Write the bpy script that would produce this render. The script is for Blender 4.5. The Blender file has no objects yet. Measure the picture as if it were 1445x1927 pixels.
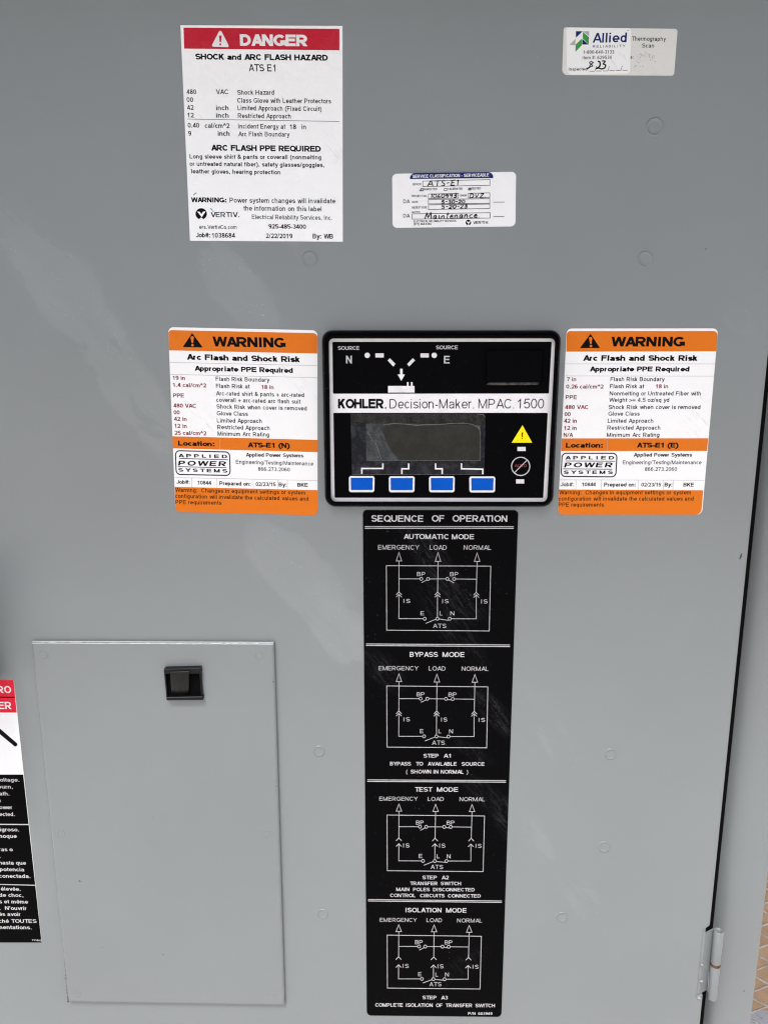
import bpy, bmesh, math, random
from mathutils import Vector, Matrix
random.seed(7)
C = bpy.context.scene
COL = C.collection

# ------------------------------------------------------------------ camera
F, CX, CY = 1448.0, 722.5, 963.5              # focal length and centre in photo pixels
PITCH, YAW, ROLL = math.radians(12.15), math.radians(-1.013), math.radians(0.064)
CAM = Vector((0.0, -0.57, 1.60))
cp, sp = math.cos(PITCH), math.sin(PITCH)
FWD = Vector((math.sin(YAW) * cp, math.cos(YAW) * cp, -sp))
R0 = Vector((math.cos(YAW), -math.sin(YAW), 0))
D0 = FWD.cross(R0)
RIGHT = R0 * math.cos(ROLL) + D0 * math.sin(ROLL)
DOWN = D0 * math.cos(ROLL) - R0 * math.sin(ROLL)
cam = bpy.data.cameras.new('camera')
cam.sensor_fit = 'VERTICAL'; cam.sensor_height = 24.0; cam.lens = 24.0 * F / 1927.0
cam.clip_start = 0.02; cam.clip_end = 800
co = bpy.data.objects.new('camera', cam); COL.objects.link(co)
m3 = Matrix((RIGHT, -DOWN, -FWD)).transposed()
co.matrix_world = Matrix.Translation(CAM) @ m3.to_4x4()
C.camera = co

# ------------------------------------------------------------------ world, sun, exposure
SUN_EL, SUN_AZ = math.radians(60), math.radians(-20)   # azimuth from straight behind the viewer, to the left
w = bpy.data.worlds.new('World'); C.world = w; w.use_nodes = True
nt = w.node_tree; nt.nodes.clear()
sky = nt.nodes.new('ShaderNodeTexSky'); sky.sky_type = 'NISHITA'; sky.sun_disc = False
sky.sun_elevation = SUN_EL; sky.sun_rotation = math.radians(180 + 20)
sky.air_density = 0.8; sky.dust_density = 5.0; sky.ozone_density = 1.2
bg = nt.nodes.new('ShaderNodeBackground'); bg.inputs['Strength'].default_value = 0.10
wo = nt.nodes.new('ShaderNodeOutputWorld')
nt.links.new(sky.outputs[0], bg.inputs[0]); nt.links.new(bg.outputs[0], wo.inputs[0])
sl = bpy.data.lights.new('sun', 'SUN'); sl.energy = 0.90; sl.angle = math.radians(10); sl.color = (.97, .985, 1.0)
so = bpy.data.objects.new('sun', sl); COL.objects.link(so)
sd = Vector((math.sin(SUN_AZ) * math.cos(SUN_EL), -math.cos(SUN_AZ) * math.cos(SUN_EL), math.sin(SUN_EL)))
so.rotation_euler = sd.to_track_quat('Z', 'Y').to_euler(); so.location = (-2, -3, 5)
C.view_settings.view_transform = 'Standard'; C.view_settings.look = 'None'
C.view_settings.exposure = 1.14; C.cycles.pixel_filter_type = 'BLACKMAN_HARRIS'; C.cycles.filter_width = 1.15; C.cycles.use_denoising = True; C.cycles.denoiser = 'OPENIMAGEDENOISE'; C.cycles.denoising_input_passes = 'RGB_ALBEDO_NORMAL'; C.cycles.denoising_prefilter = 'NONE'
C.cycles.use_adaptive_sampling = False; C.cycles.max_bounces = 6; C.cycles.caustics_reflective = False; C.cycles.caustics_refractive = False
C.view_settings.gamma = 1; C.view_settings.use_curve_mapping = False


def at(px, py, h=0.0):
    """the point h metres in front of the door's face that the photo shows at (px, py)"""
    d = FWD + RIGHT * ((px - CX) / F) + DOWN * ((py - CY) / F)
    t = (-h - CAM.y) / d.y
    return CAM + d * t


# ------------------------------------------------------------------ materials
class N:
    def __init__(s, name):
        s.m = bpy.data.materials.new(name); s.m.use_nodes = True
        s.t = s.m.node_tree; s.b = s.t.nodes['Principled BSDF']
        s.pos = s.t.nodes.new('ShaderNodeNewGeometry').outputs['Position']
    def link(s, a, b): s.t.links.new(a, b)
    def put(s, node, key, v):
        i = node.inputs[key]
        if hasattr(v, 'is_output'): s.link(v, i)
        else: i.default_value = v
    def math(s, op, a, b=0.0, clamp=False):
        n = s.t.nodes.new('ShaderNodeMath'); n.operation = op; n.use_clamp = clamp
        s.put(n, 0, a); s.put(n, 1, b); return n.outputs[0]
    def noise(s, scale, detail=4, rough=.55, vec=None, out='Fac', dist=0.0):
        n = s.t.nodes.new('ShaderNodeTexNoise')
        n.inputs['Scale'].default_value = scale; n.inputs['Detail'].default_value = detail
        n.inputs['Roughness'].default_value = rough; n.inputs['Distortion'].default_value = dist
        s.link(vec or s.pos, n.inputs['Vector']); return n.outputs[out]
    def mapping(s, loc=(0, 0, 0), rot=(0, 0, 0), scale=(1, 1, 1), kind='POINT'):
        n = s.t.nodes.new('ShaderNodeMapping'); n.vector_type = kind
        n.inputs['Location'].default_value = loc; n.inputs['Rotation'].default_value = rot
        n.inputs['Scale'].default_value = scale
        s.link(s.pos, n.inputs['Vector']); return n.outputs[0]
    def ramp(s, fac, lo, hi, a=0.0, b=1.0):
        n = s.t.nodes.new('ShaderNodeMapRange'); n.interpolation_type = 'SMOOTHSTEP'
        s.put(n, 0, fac); s.put(n, 1, lo); s.put(n, 2, hi); s.put(n, 3, a); s.put(n, 4, b)
        return n.outputs[0]
    def mix(s, fac, a, b):
        n = s.t.nodes.new('ShaderNodeMix'); n.data_type = 'RGBA'
        s.put(n, 0, fac)
        for k, v in ((6, a), (7, b)):
            s.put(n, k, v if hasattr(v, 'is_output') else (*v, 1))
        return n.outputs[2]
    def bump(s, hgt, strength, dist):
        n = s.t.nodes.new('ShaderNodeBump')
        n.inputs['Strength'].default_value = strength; n.inputs['Distance'].default_value = dist
        s.link(hgt, n.inputs['Height']); s.link(n.outputs[0], s.b.inputs['Normal'])
    def set(s, **k):
        for key, v in k.items():
            s.put(s.b, {'color': 'Base Color', 'rough': 'Roughness', 'spec': 'Specular IOR Level', 'metal': 'Metallic',
                        'coat': 'Coat Weight', 'coat_rough': 'Coat Roughness'}[key], (*v, 1) if isinstance(v, tuple) else v)


def srgb(r, g, b):
    f = lambda c: (c / 255 / 12.92) if c / 255 <= .04045 else ((c / 255 + .055) / 1.055) ** 2.4
    return (f(r), f(g), f(b))


def simple(name, col, rough=.4, spec=.5, vary=.06, scale=90, bump=0.0, bscale=400, dist=.0003, **k):
    n = N(name)
    v = n.noise(scale, 5)
    n.set(color=n.mix(n.ramp(v, .3, .7), tuple(c * (1 - vary) for c in col), tuple(min(1, c * (1 + vary)) for c in col)),
          rough=rough, spec=spec, **k)
    if bump: n.bump(n.noise(bscale, 3), bump, dist)
    return n.m


def blob(n, px, py, lx, ly, ang):
    """soft oval 0..1 on the door: centre pixel, half sizes in pixels, angle of the long axis (clockwise, degrees)"""
    c = at(px, py); k = .0004
    m = n.mapping(loc=(c.x, 0, c.z), rot=(0, math.radians(ang), 0), scale=(lx * k, 50, ly * k), kind='TEXTURE')
    g = n.t.nodes.new('ShaderNodeTexGradient'); g.gradient_type = 'SPHERICAL'
    n.link(m, g.inputs[0]); return g.outputs['Fac']


# wiped dusty streaks that run down across the door from upper left to lower right
SMEARS = [(130, 560, 190, 62, 52, .8), (250, 740, 170, 50, 55, .8), (450, 545, 120, 45, 50, .9),
          (560, 1080, 150, 62, 48, 1.), (640, 1190, 90, 50, 50, 1.0), (1008, 1580, 80, 26, 64, .5),
          (1000, 1350, 190, 40, 50, .4), (1100, 1700, 110, 36, 56, .4), (830, 250, 90, 40, 30, .3), (60, 450, 90, 40, 55, .5),
          (1390, 605, 40, 25, 40, .4), (520, 430, 90, 30, 50, .3)]


def smear_mask(n, gain=1.0):
    acc = None
    st = n.mapping(rot=(0, math.radians(52), 0), scale=(14, 1, 70), kind='TEXTURE')
    m = n.t.nodes.new('ShaderNodeMapping'); m.vector_type = 'POINT'
    m.inputs['Rotation'].default_value = (0, math.radians(-52), 0); m.inputs['Scale'].default_value = (1, 1, 1)
    n.link(n.pos, m.inputs['Vector'])
    s2 = n.t.nodes.new('ShaderNodeMapping'); s2.inputs['Scale'].default_value = (14, 14, 60)
    n.link(m.outputs[0], s2.inputs['Vector'])
    streak = n.ramp(n.noise(1.0, 6, .6, vec=s2.outputs[0], dist=.4), .40, .66)
    fine = n.ramp(n.noise(26, 5, .6), .35, .7)
    tex = n.math('MULTIPLY', streak, n.math('ADD', n.math('MULTIPLY', fine, .6), .4))
    for px, py, lx, ly, a, s in SMEARS:
        b = n.math('MULTIPLY', n.ramp(blob(n, px, py, lx * 1.25, ly * 1.4, a), .05, .5), s)
        acc = b if acc is None else n.math('MAXIMUM', acc, b)
    # a wiped film with ragged, fairly crisp borders, and faint streaks inside it
    m3_ = n.t.nodes.new('ShaderNodeMapping'); m3_.inputs['Scale'].default_value = (22, 22, 46); n.link(m.outputs[0], m3_.inputs['Vector'])
    rag = n.math('SUBTRACT', n.noise(1.0, 8, .62, vec=m3_.outputs[0], dist=.8), .5)
    patch = n.ramp(n.math('ADD', acc, n.math('MULTIPLY', rag, 2.6)), .46, .66)
    soft = n.math('ADD', n.math('MULTIPLY', n.math('MULTIPLY', patch, acc), .55), n.math('MULTIPLY', n.math('MULTIPLY', tex, acc), .5))
    return n.math('MULTIPLY', soft, gain, True), acc


def paint(name, col, rough=.31, smears=True, spec=.5):
    n = N(name)
    v = n.noise(7, 5, .5)
    c = n.mix(n.ramp(v, .3, .7), tuple(x * .975 for x in col), tuple(x * 1.025 for x in col))
    r = n.ramp(n.noise(11, 4), .3, .7, rough - .03, rough + .04)
    # fine specks of dust
    sp_ = n.ramp(n.noise(900, 2, .5), .735, .80)
    sp2 = n.ramp(n.noise(14, 3), .45, .75)
    c = n.mix(n.math('MULTIPLY', n.math('MULTIPLY', sp_, sp2), .35), c, (.6, .6, .58))
    if smears:
        mk, acc = smear_mask(n)
        c = n.mix(n.math('MULTIPLY', mk, .13), c, (.52, .56, .56))
        grit = n.math('MULTIPLY', n.math('MULTIPLY', n.ramp(n.noise(520, 3, .6), .60, .70), n.ramp(n.noise(60, 3), .5, .62)), acc)
        c = n.mix(n.math('MULTIPLY', grit, .30), c, (.68, .68, .65))
        r = n.math('ADD', r, n.math('MULTIPLY', mk, .10))
    n.set(color=c, rough=r, spec=spec)
    n.bump(n.noise(900, 2), .05, .0002)
    return n.m


def paper(name, col, rough=.42, dirt=.10, wrinkle=.25, spec=.25, scuff=.32):
    n = N(name)
    d = n.ramp(n.noise(55, 6, .65), .5, .75)
    c = n.mix(n.math('MULTIPLY', d, dirt), col, tuple(x * .62 for x in col))
    sp_ = n.ramp(n.noise(700, 2), .72, .78)
    c = n.mix(n.math('MULTIPLY', sp_, .25), c, tuple(x * .5 for x in col))
    m = n.t.nodes.new('ShaderNodeMapping'); m.inputs['Rotation'].default_value = (0, math.radians(-50), 0); n.link(n.pos, m.inputs['Vector'])
    m2 = n.t.nodes.new('ShaderNodeMapping'); m2.inputs['Scale'].default_value = (70, 70, 480); n.link(m.outputs[0], m2.inputs['Vector'])
    rub = n.ramp(n.noise(1.0, 5, .65, vec=m2.outputs[0]), .52, .70); acc = None
    for px, py, lx, ly, a in ((560, 715, 75, 24, 48), (375, 775, 85, 20, 48), (480, 630, 60, 18, 60), (1310, 790, 70, 30, 100), (628, 270, 60, 20, 75), (1190, 110, 60, 40, 30), (410, 240, 60, 20, 20)):
        bl = n.ramp(blob(n, px, py, lx, ly, a), .05, .6); acc = bl if acc is None else n.math('MAXIMUM', acc, bl)
    c = n.mix(n.math('MULTIPLY', n.math('MULTIPLY', rub, acc), scuff), c, (.33, .32, .29))
    n.set(color=c, rough=n.ramp(n.noise(60, 4), .35, .7, rough - .1, rough + .08), spec=spec)
    n.bump(n.noise(95, 4, .6, dist=.8), wrinkle, .0008)
    return n.m


def dusty_black(name, col=(.006, .006, .0065), rough=.3, dust=.35, smear=0.0):
    n = N(name)
    s1 = n.ramp(n.noise(620, 2, .5), .70, .77)
    area = n.ramp(n.noise(16, 4), .42, .72)
    c = n.mix(n.math('MULTIPLY', n.math('MULTIPLY', s1, area), dust), col, (.35, .35, .34))
    if smear:
        mk, acc = None, None
        for px, py, lx, ly, a, s in ((800, 1030, 75, 30, 55, .9), (850, 1110, 90, 34, 48, .7), (930, 1340, 75, 22, 52, .9),
                                     (960, 1540, 60, 34, 60, 1.), (920, 1500, 70, 26, 40, .5), (720, 1260, 60, 30, 50, .5), (890, 1415, 50, 16, 30, .5),
                                     (870, 1815, 70, 25, 140, .35), (850, 1180, 110, 30, 50, .5)):
            b = n.math('MULTIPLY', n.ramp(blob(n, px, py, lx * 1.3, ly * 1.3, a), .03, .6), s)
            acc = b if acc is None else n.math('MAXIMUM', acc, b)
        m = n.t.nodes.new('ShaderNodeMapping'); m.inputs['Rotation'].default_value = (0, math.radians(-52), 0); n.link(n.pos, m.inputs['Vector'])
        m2 = n.t.nodes.new('ShaderNodeMapping'); m2.inputs['Scale'].default_value = (60, 60, 420); n.link(m.outputs[0], m2.inputs['Vector'])
        f = n.ramp(n.noise(1.0, 6, .68, vec=m2.outputs[0], dist=.5), .44, .74)
        g = n.ramp(n.noise(1100, 2, .6), .58, .72)
        c = n.mix(n.math('MULTIPLY', n.math('MULTIPLY', acc, n.math('ADD', f, n.math('MULTIPLY', g, 1.2))), smear), c, (.30, .31, .33))
    n.set(color=c, rough=n.ramp(n.noise(40, 4), .3, .7, rough - .06, rough + .08), spec=.025)
    n.bump(n.noise(700, 2), .04, .0002)
    return n.m


GREY = (.212, .234, .236)
M = {}
M['door'] = paint('grey_door_paint', GREY)
M['cover'] = paint('grey_cover_paint', tuple(x * .965 for x in GREY), rough=.22, smears=False)
M['body'] = paint('grey_body_paint', GREY, smears=False)
M['bead'] = simple('pale_paint_bead', (.27, .29, .29), .4)
M['shade_fill'] = simple('black_shade_fill', (.003, .003, .003), .8, spec=.05)
M['white'] = paper('white_label', (.88, .895, .89))
M['white_danger'] = paper('white_label_creased', (.92, .938, .932), rough=.36, dirt=.05, wrinkle=.45)
M['white_old'] = paper('aged_white_label', (.72, .725, .69), rough=.5, dirt=.35, wrinkle=.7)
M['orange'] = paper('orange_label_ink', (.70, .165, .002), rough=.4, dirt=.12, wrinkle=.2)
M['red'] = paper('red_label_ink', srgb(190, 12, 42), rough=.33, dirt=.12, wrinkle=.6)
M['red2'] = paper('bright_red_label_ink', srgb(222, 14, 48), rough=.35, dirt=.03, wrinkle=.1)
M['navy'] = simple('navy_ink', (.006, .018, .14), .45, spec=.12)
M['green'] = simple('green_ink', srgb(48, 150, 52), .4)
M['greyink'] = simple('grey_ink', (.42, .42, .43), .5)
M['black'] = simple('black_ink', (.002, .002, .0022), .5, vary=.3, spec=.08)
M['brown'] = simple('dark_ink_on_orange', (.035, .012, .002), .45, vary=.3, spec=.1)
M['pen'] = simple('pen_ink', (.006, .006, .008), .5, vary=.6, scale=300, spec=.1)
M['maroon'] = simple('maroon_ink', (.20, .002, .018), .45, spec=.1)
M['faint'] = simple('faint_rule_ink', (.38, .38, .40), .5)
M['whiteink'] = simple('white_ink', (.80, .80, .80), .45, vary=.05, scale=300)
M['silverink'] = simple('light_grey_ink', (.50, .50, .51), .45, vary=.1, scale=300)
M['dullink'] = simple('dull_white_ink', (.42, .42, .43), .45, vary=.12, scale=300)
M['bezel'] = dusty_black('black_bezel_plastic', (.002, .002, .0025), .30, .35)
M['panel'] = dusty_black('black_overlay', (.0015, .0015, .002), .30, .12)
M['seqblack'] = dusty_black('black_sequence_label', (.0018, .0018, .0022), .34, .22, smear=.08)
M['blackgloss'] = dusty_black('black_label_ink', (.0018, .0018, .002), .35, .05)
M['face'] = simple('white_overlay_frame', (.84, .84, .845), .4, vary=.03)
M['blue'] = simple('blue_key', (.0, .092, .52), .42, vary=.04, spec=.08)
M['yellow'] = simple('yellow_ink', (.95, .80, .0), .42, vary=.03, spec=.2)
M['lens'] = simple('white_lens', (.72, .72, .72), .3, vary=.04)
M['auto'] = simple('dim_red_ink', (.22, .04, .045), .45, spec=.1)
M['latch'] = simple('black_latch_plastic', (.004, .004, .0045), .38, vary=.3, scale=300, bump=.1, spec=.22)
M['rust'] = simple('rust', (.11, .045, .018), .8, vary=.5, scale=500, bump=.5)
M['chip'] = simple('bare_chip', (.03, .03, .03), .7)


def film_mat():
    n = N('dirty_film')
    f = n.ramp(n.noise(120, 7, .72, dist=.6), .46, .62)
    g = n.ramp(n.noise(900, 3, .6), .58, .70)
    c = n.mix(f, (.002, .003, .007), (.022, .025, .033))
    c = n.mix(n.math('MULTIPLY', g, .25), c, (.10, .10, .10))
    n.set(color=c, rough=n.ramp(n.noise(90, 4), .3, .7, .2, .45), spec=.2)
    n.bump(n.noise(160, 4), .2, .0005)
    return n.m


def haze_film(name, a, b, sc=160, grit=.4):
    n = N(name)
    c = n.mix(n.ramp(n.noise(sc, 6, .65), .35, .68), a, b)
    c = n.mix(n.math('MULTIPLY', n.ramp(n.noise(950, 2), .60, .72), grit), c, (.26, .26, .24))
    n.set(color=c, rough=.3, spec=.2)
    return n.m


M['film'] = film_mat()
M['filmgrey'] = haze_film('hazed_film', (.026, .032, .034), (.062, .072, .075))
M['filmtop'] = haze_film('gritty_film', (.006, .006, .005), (.026, .025, .023), 200, .22)
M['lcd'] = haze_film('lcd_glass', (.017, .017, .013), (.026, .026, .021), 110, .06)
M['crease'] = simple('film_edge', (.10, .10, .095), .5, vary=.7, scale=700)


# ------------------------------------------------------------------ builders
def tag(o, label=None, cat=None, group=None, kind=None):
    if label: o['label'] = label
    if cat: o['category'] = cat
    if group: o['group'] = group
    if kind: o['kind'] = kind
    return o


def thing(name, label, cat, loc, group=None):
    o = bpy.data.objects.new(name, None); COL.objects.link(o)
    o.location = loc; o.empty_display_size = .02
    return tag(o, label, cat, group)


def origin(o):
    v = Vector((0, 0, 0))
    while o is not None: v += o.location; o = o.parent
    return v


GLYPH = {}
XH, DSC = .73, -.28                      # height of small letters, depth of tails; capitals are 1 high


def arc(cx, cy, rx, ry, d0, d1, n=None):
    n = n or max(3, int(abs(d1 - d0) / 16))
    return [(cx + rx * math.cos(math.radians(d0 + (d1 - d0) * i / n)), cy + ry * math.sin(math.radians(d0 + (d1 - d0) * i / n))) for i in range(n + 1)]


def letter(ch, w):
    """one plain sans-serif letter drawn as strokes: (advance, curved strokes, straight slanted bars); w = stem width"""
    s = w / 2; a = s * (.92 if w < .2 else .74)          # half thickness of upright and of level strokes
    P = []; D = []                                       # polylines; slanted bars cut level at both ends
    def dims(adv, sb=.085):
        sb -= max(0, w - .16) * .42; adv += max(0, w - .13) * 1.0; return adv, adv - 2 * sb
    def bar(x0, x1, y): P.append([(x0, y), (x1, y)])
    def stem(x, y0, y1): P.append([(x, y0), (x, y1)])
    def sl(x0, y0, x1, y1, k=1.0):
        L = math.hypot(x1 - x0, y1 - y0); hx = s * k * L / max(.2, abs(y1 - y0)); D.append((x0, y0, x1, y1, hx))
    def dot(x, y, r=None):
        D.append((x, y, x, y + 2.15 * a, s * 1.06))
    U = dict(A=.93, B=.93, C=1.0, D=1.0, E=.92, F=.85, G=1.08, H=1.0, I=.39, J=.7, K=.95, L=.78, M=1.16, N=1.0, O=1.08, P=.93, Q=1.08, R=1.0, S=.93, T=.86, U=1.0,
             V=.93, W=1.34, X=.93, Y=.93, Z=.86, a=.777, b=.777, c=.7, d=.777, e=.777, f=.40, g=.777, h=.777, i=.31, j=.31, k=.71, l=.31, m=1.16, n=.777, o=.777, p=.777,
             q=.777, r=.47, s=.7, t=.40, u=.777, v=.7, w=1.0, x=.7, y=.7, z=.7)
    m = {'é': 'e', 'è': 'e', 'ê': 'e'}.get(ch, ch)
    if ch.isdigit(): adv, W = dims(.777, .06)
    elif m in U:
        tight = m in 'AVWXYvwxyTz'
        adv, W = dims(U[m], .01 if tight else (.055 if m in 'COGQceofrtJSs' else .095))
    else: adv, W = dims({' ': .39, '.': .39, ',': .39, ':': .39, ';': .39, '!': .39, '-': .465, '/': .44, '(': .465, ')': .465, '+': .816, '=': .816, '>': .816, '^': .655, '&': .93, '#': .78, "'": .27, '?': .777}[ch], .07)
    c = W / 2; L = s; R = W - s; t = 1 - a; x = XH; xt = x - a
    if m == 'A': sl(s * 1.05, 0, c, 1); sl(W - s * 1.05, 0, c, 1); bar(W * .2, W * .8, .28 + a * .3)
    elif m == 'B':
        stem(L, 0, 1); y = .53
        P.append([(L, t), (W * .55, t)] + arc(W * .55, (t + y) / 2, R - W * .55 - W * .04, (t - y) / 2, 90, -90) + [(L, y)])
        P.append([(W * .5, y), (W * .55, y)] + arc(W * .55, (a + y) / 2, R - W * .55, (y - a) / 2, 90, -90) + [(L, a)])
    elif m == 'C': P.append(arc(c, .5, c - s, .5 - a, 38, 322))
    elif m == 'D': stem(L, 0, 1); P.append([(L, t), (W * .44, t)] + arc(W * .44, .5, R - W * .44, .5 - a, 90, -90, 14) + [(L, a)])
    elif m in 'EF':
        stem(L, 0, 1); bar(L, W, t); bar(L, W * .92, .5 + a * .3)
        if m == 'E': bar(L, W, a)
    elif m == 'G': P.append(arc(c, .5, c - s, .5 - a, 40, 318) + [(R, .20), (R, .5)]); bar(W * .54, W, .5 - a)
    elif m == 'H': stem(L, 0, 1); stem(R, 0, 1); bar(L, R, .53)
    elif m == 'I': stem(c, 0, 1)
    elif m == 'J': P.append([(R, 1), (R, .3)] + arc(c, .3, c - s, .3 - a, 0, -175))
    elif m == 'K': stem(L, 0, 1); sl(L, .30, W - s * 1.3, 1); sl(W - s * 1.2, 0, W * .42, .66)
    elif m == 'L': stem(L, 0, 1); bar(L, W, a)
    elif m == 'M': stem(L, 0, 1); stem(R, 0, 1); sl(L, 1, c, 0, .9); sl(R, 1, c, 0, .9)
    elif m == 'N': stem(L, 0, 1); stem(R, 0, 1); sl(L, 1, R, 0, .95)
    elif m in 'OQ':
        P.append(arc(c, .5, c - s, .5 - a, 0, 360, 26))
        if m == 'Q': sl(W * .62, .28, W - s * .6, -.04)
    elif m in 'PR':
        stem(L, 0, 1); y = .44
        P.append([(L, t), (W * .55, t)] + arc(W * .55, (t + y) / 2, R - W * .55, (t - y) / 2, 90, -90) + [(L, y)])
        if m == 'R': sl(W * .5, y, W - s * 1.1, 0)
    elif m == 'S': q = (1 - 2 * a) / 4; P.append(arc(c, t - q, (c - s) * .95, q, 22, 268) + arc(c, a + q, c - s, q, 88, -158))
    elif m == 'T': stem(c, 0, 1); bar(0, W, t)
    elif m == 'U': P.append([(L, 1), (L, .36)] + arc(c, .36, c - s, .36 - a, 180, 360) + [(R, 1)])
    elif m == 'V': sl(s * 1.05, 1, c, 0); sl(W - s * 1.05, 1, c, 0)
    elif m == 'W': sl(s * 1.02, 1, W * .27, 0, .95); sl(c, 1, W * .27, 0, .95); sl(c, 1, W * .73, 0, .95); sl(W - s * 1.02, 1, W * .73, 0, .95)
    elif m == 'X': sl(s * 1.2, 0, W - s * 1.25, 1); sl(W - s * 1.2, 0, s * 1.25, 1)
    elif m == 'Y': sl(s * 1.1, 1, c, .42); sl(W - s * 1.1, 1, c, .42); stem(c, 0, .5)
    elif m == 'Z': bar(0, W, t); bar(0, W, a); sl(s * 1.2, 0, W - s * 1.2, 1)
    elif m == 'a':
        P.append(arc(c * .98, x - a - .16, c * .92 - s, .16, 170, 90, 5) + arc(R - W * .34, x - a - .19, W * .34, .19, 90, 0, 5) + [(R, .1), (W - s * .7, 0)])
        P.append([(R, x * .56), (c, x * .53)] + arc(W * .40, x * .29, W * .40 - s, x * .29 - a, 90, 270, 9) + arc(c, x * .40, R - c, x * .40 - a, 270, 360, 5))
    elif m in 'bdpq':
        rt = m in 'dq'; P.append(arc(c, x / 2, c - s, x / 2 - a, 0, 360, 22))
        stem(R if rt else L, 0 if m in 'bd' else DSC, 1 if m in 'bd' else x)
    elif m == 'c': P.append(arc(c, x / 2, c - s, x / 2 - a, 42, 318))
    elif m == 'e':
        y = x * .5; P.append(arc(c, x / 2, c - s, x / 2 - a, 0, 318, 20)); bar(s, R + s * .9, y - a * .3)
        if ch in 'éè': (sl(c - .04, .80, c + .12, 1.0) if ch == 'é' else sl(c + .04, .80, c - .12, 1.0))
        if ch == 'ê': sl(c - .14, .80, c, .98); sl(c + .14, .80, c, .98)
    elif m == 'f': P.append([(W * .42, 0), (W * .42, .78)] + arc(W * .42 + .17, .80, .17, .2 - a, 180, 95, 5)); bar(0, W * .95, xt)
    elif m == 'g': P.append(arc(c, x / 2, c - s, x / 2 - a, 0, 360, 22)); P.append([(R, x), (R, -.02)] + arc(c, -.02, c - s, -DSC - .02 - a, 0, -160, 10))
    elif m in 'hn': stem(L, 0, 1 if m == 'h' else x); P.append([(L, x * .5)] + arc(c, x * .62, c - s, x * .38 - a, 170, 0, 9) + [(R, 0)])
    elif m in 'ij':
        D.append((c, 1 - a * 1.9, c, 1, s))
        if m == 'i': stem(c, 0, x)
        else: P.append([(c, x), (c, -.1)] + arc(c - .13, -.1, .13, .18 - a, 0, -80, 5))
    elif m == 'k': stem(L, 0, 1); sl(L, .24, W - s * 1.5, x); sl(W - s * 1.2, 0, W * .45, .48)
    elif m == 'l': stem(c, 0, 1)
    elif m == 'm':
        stem(L, 0, x); g = (R - L) / 2
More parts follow.
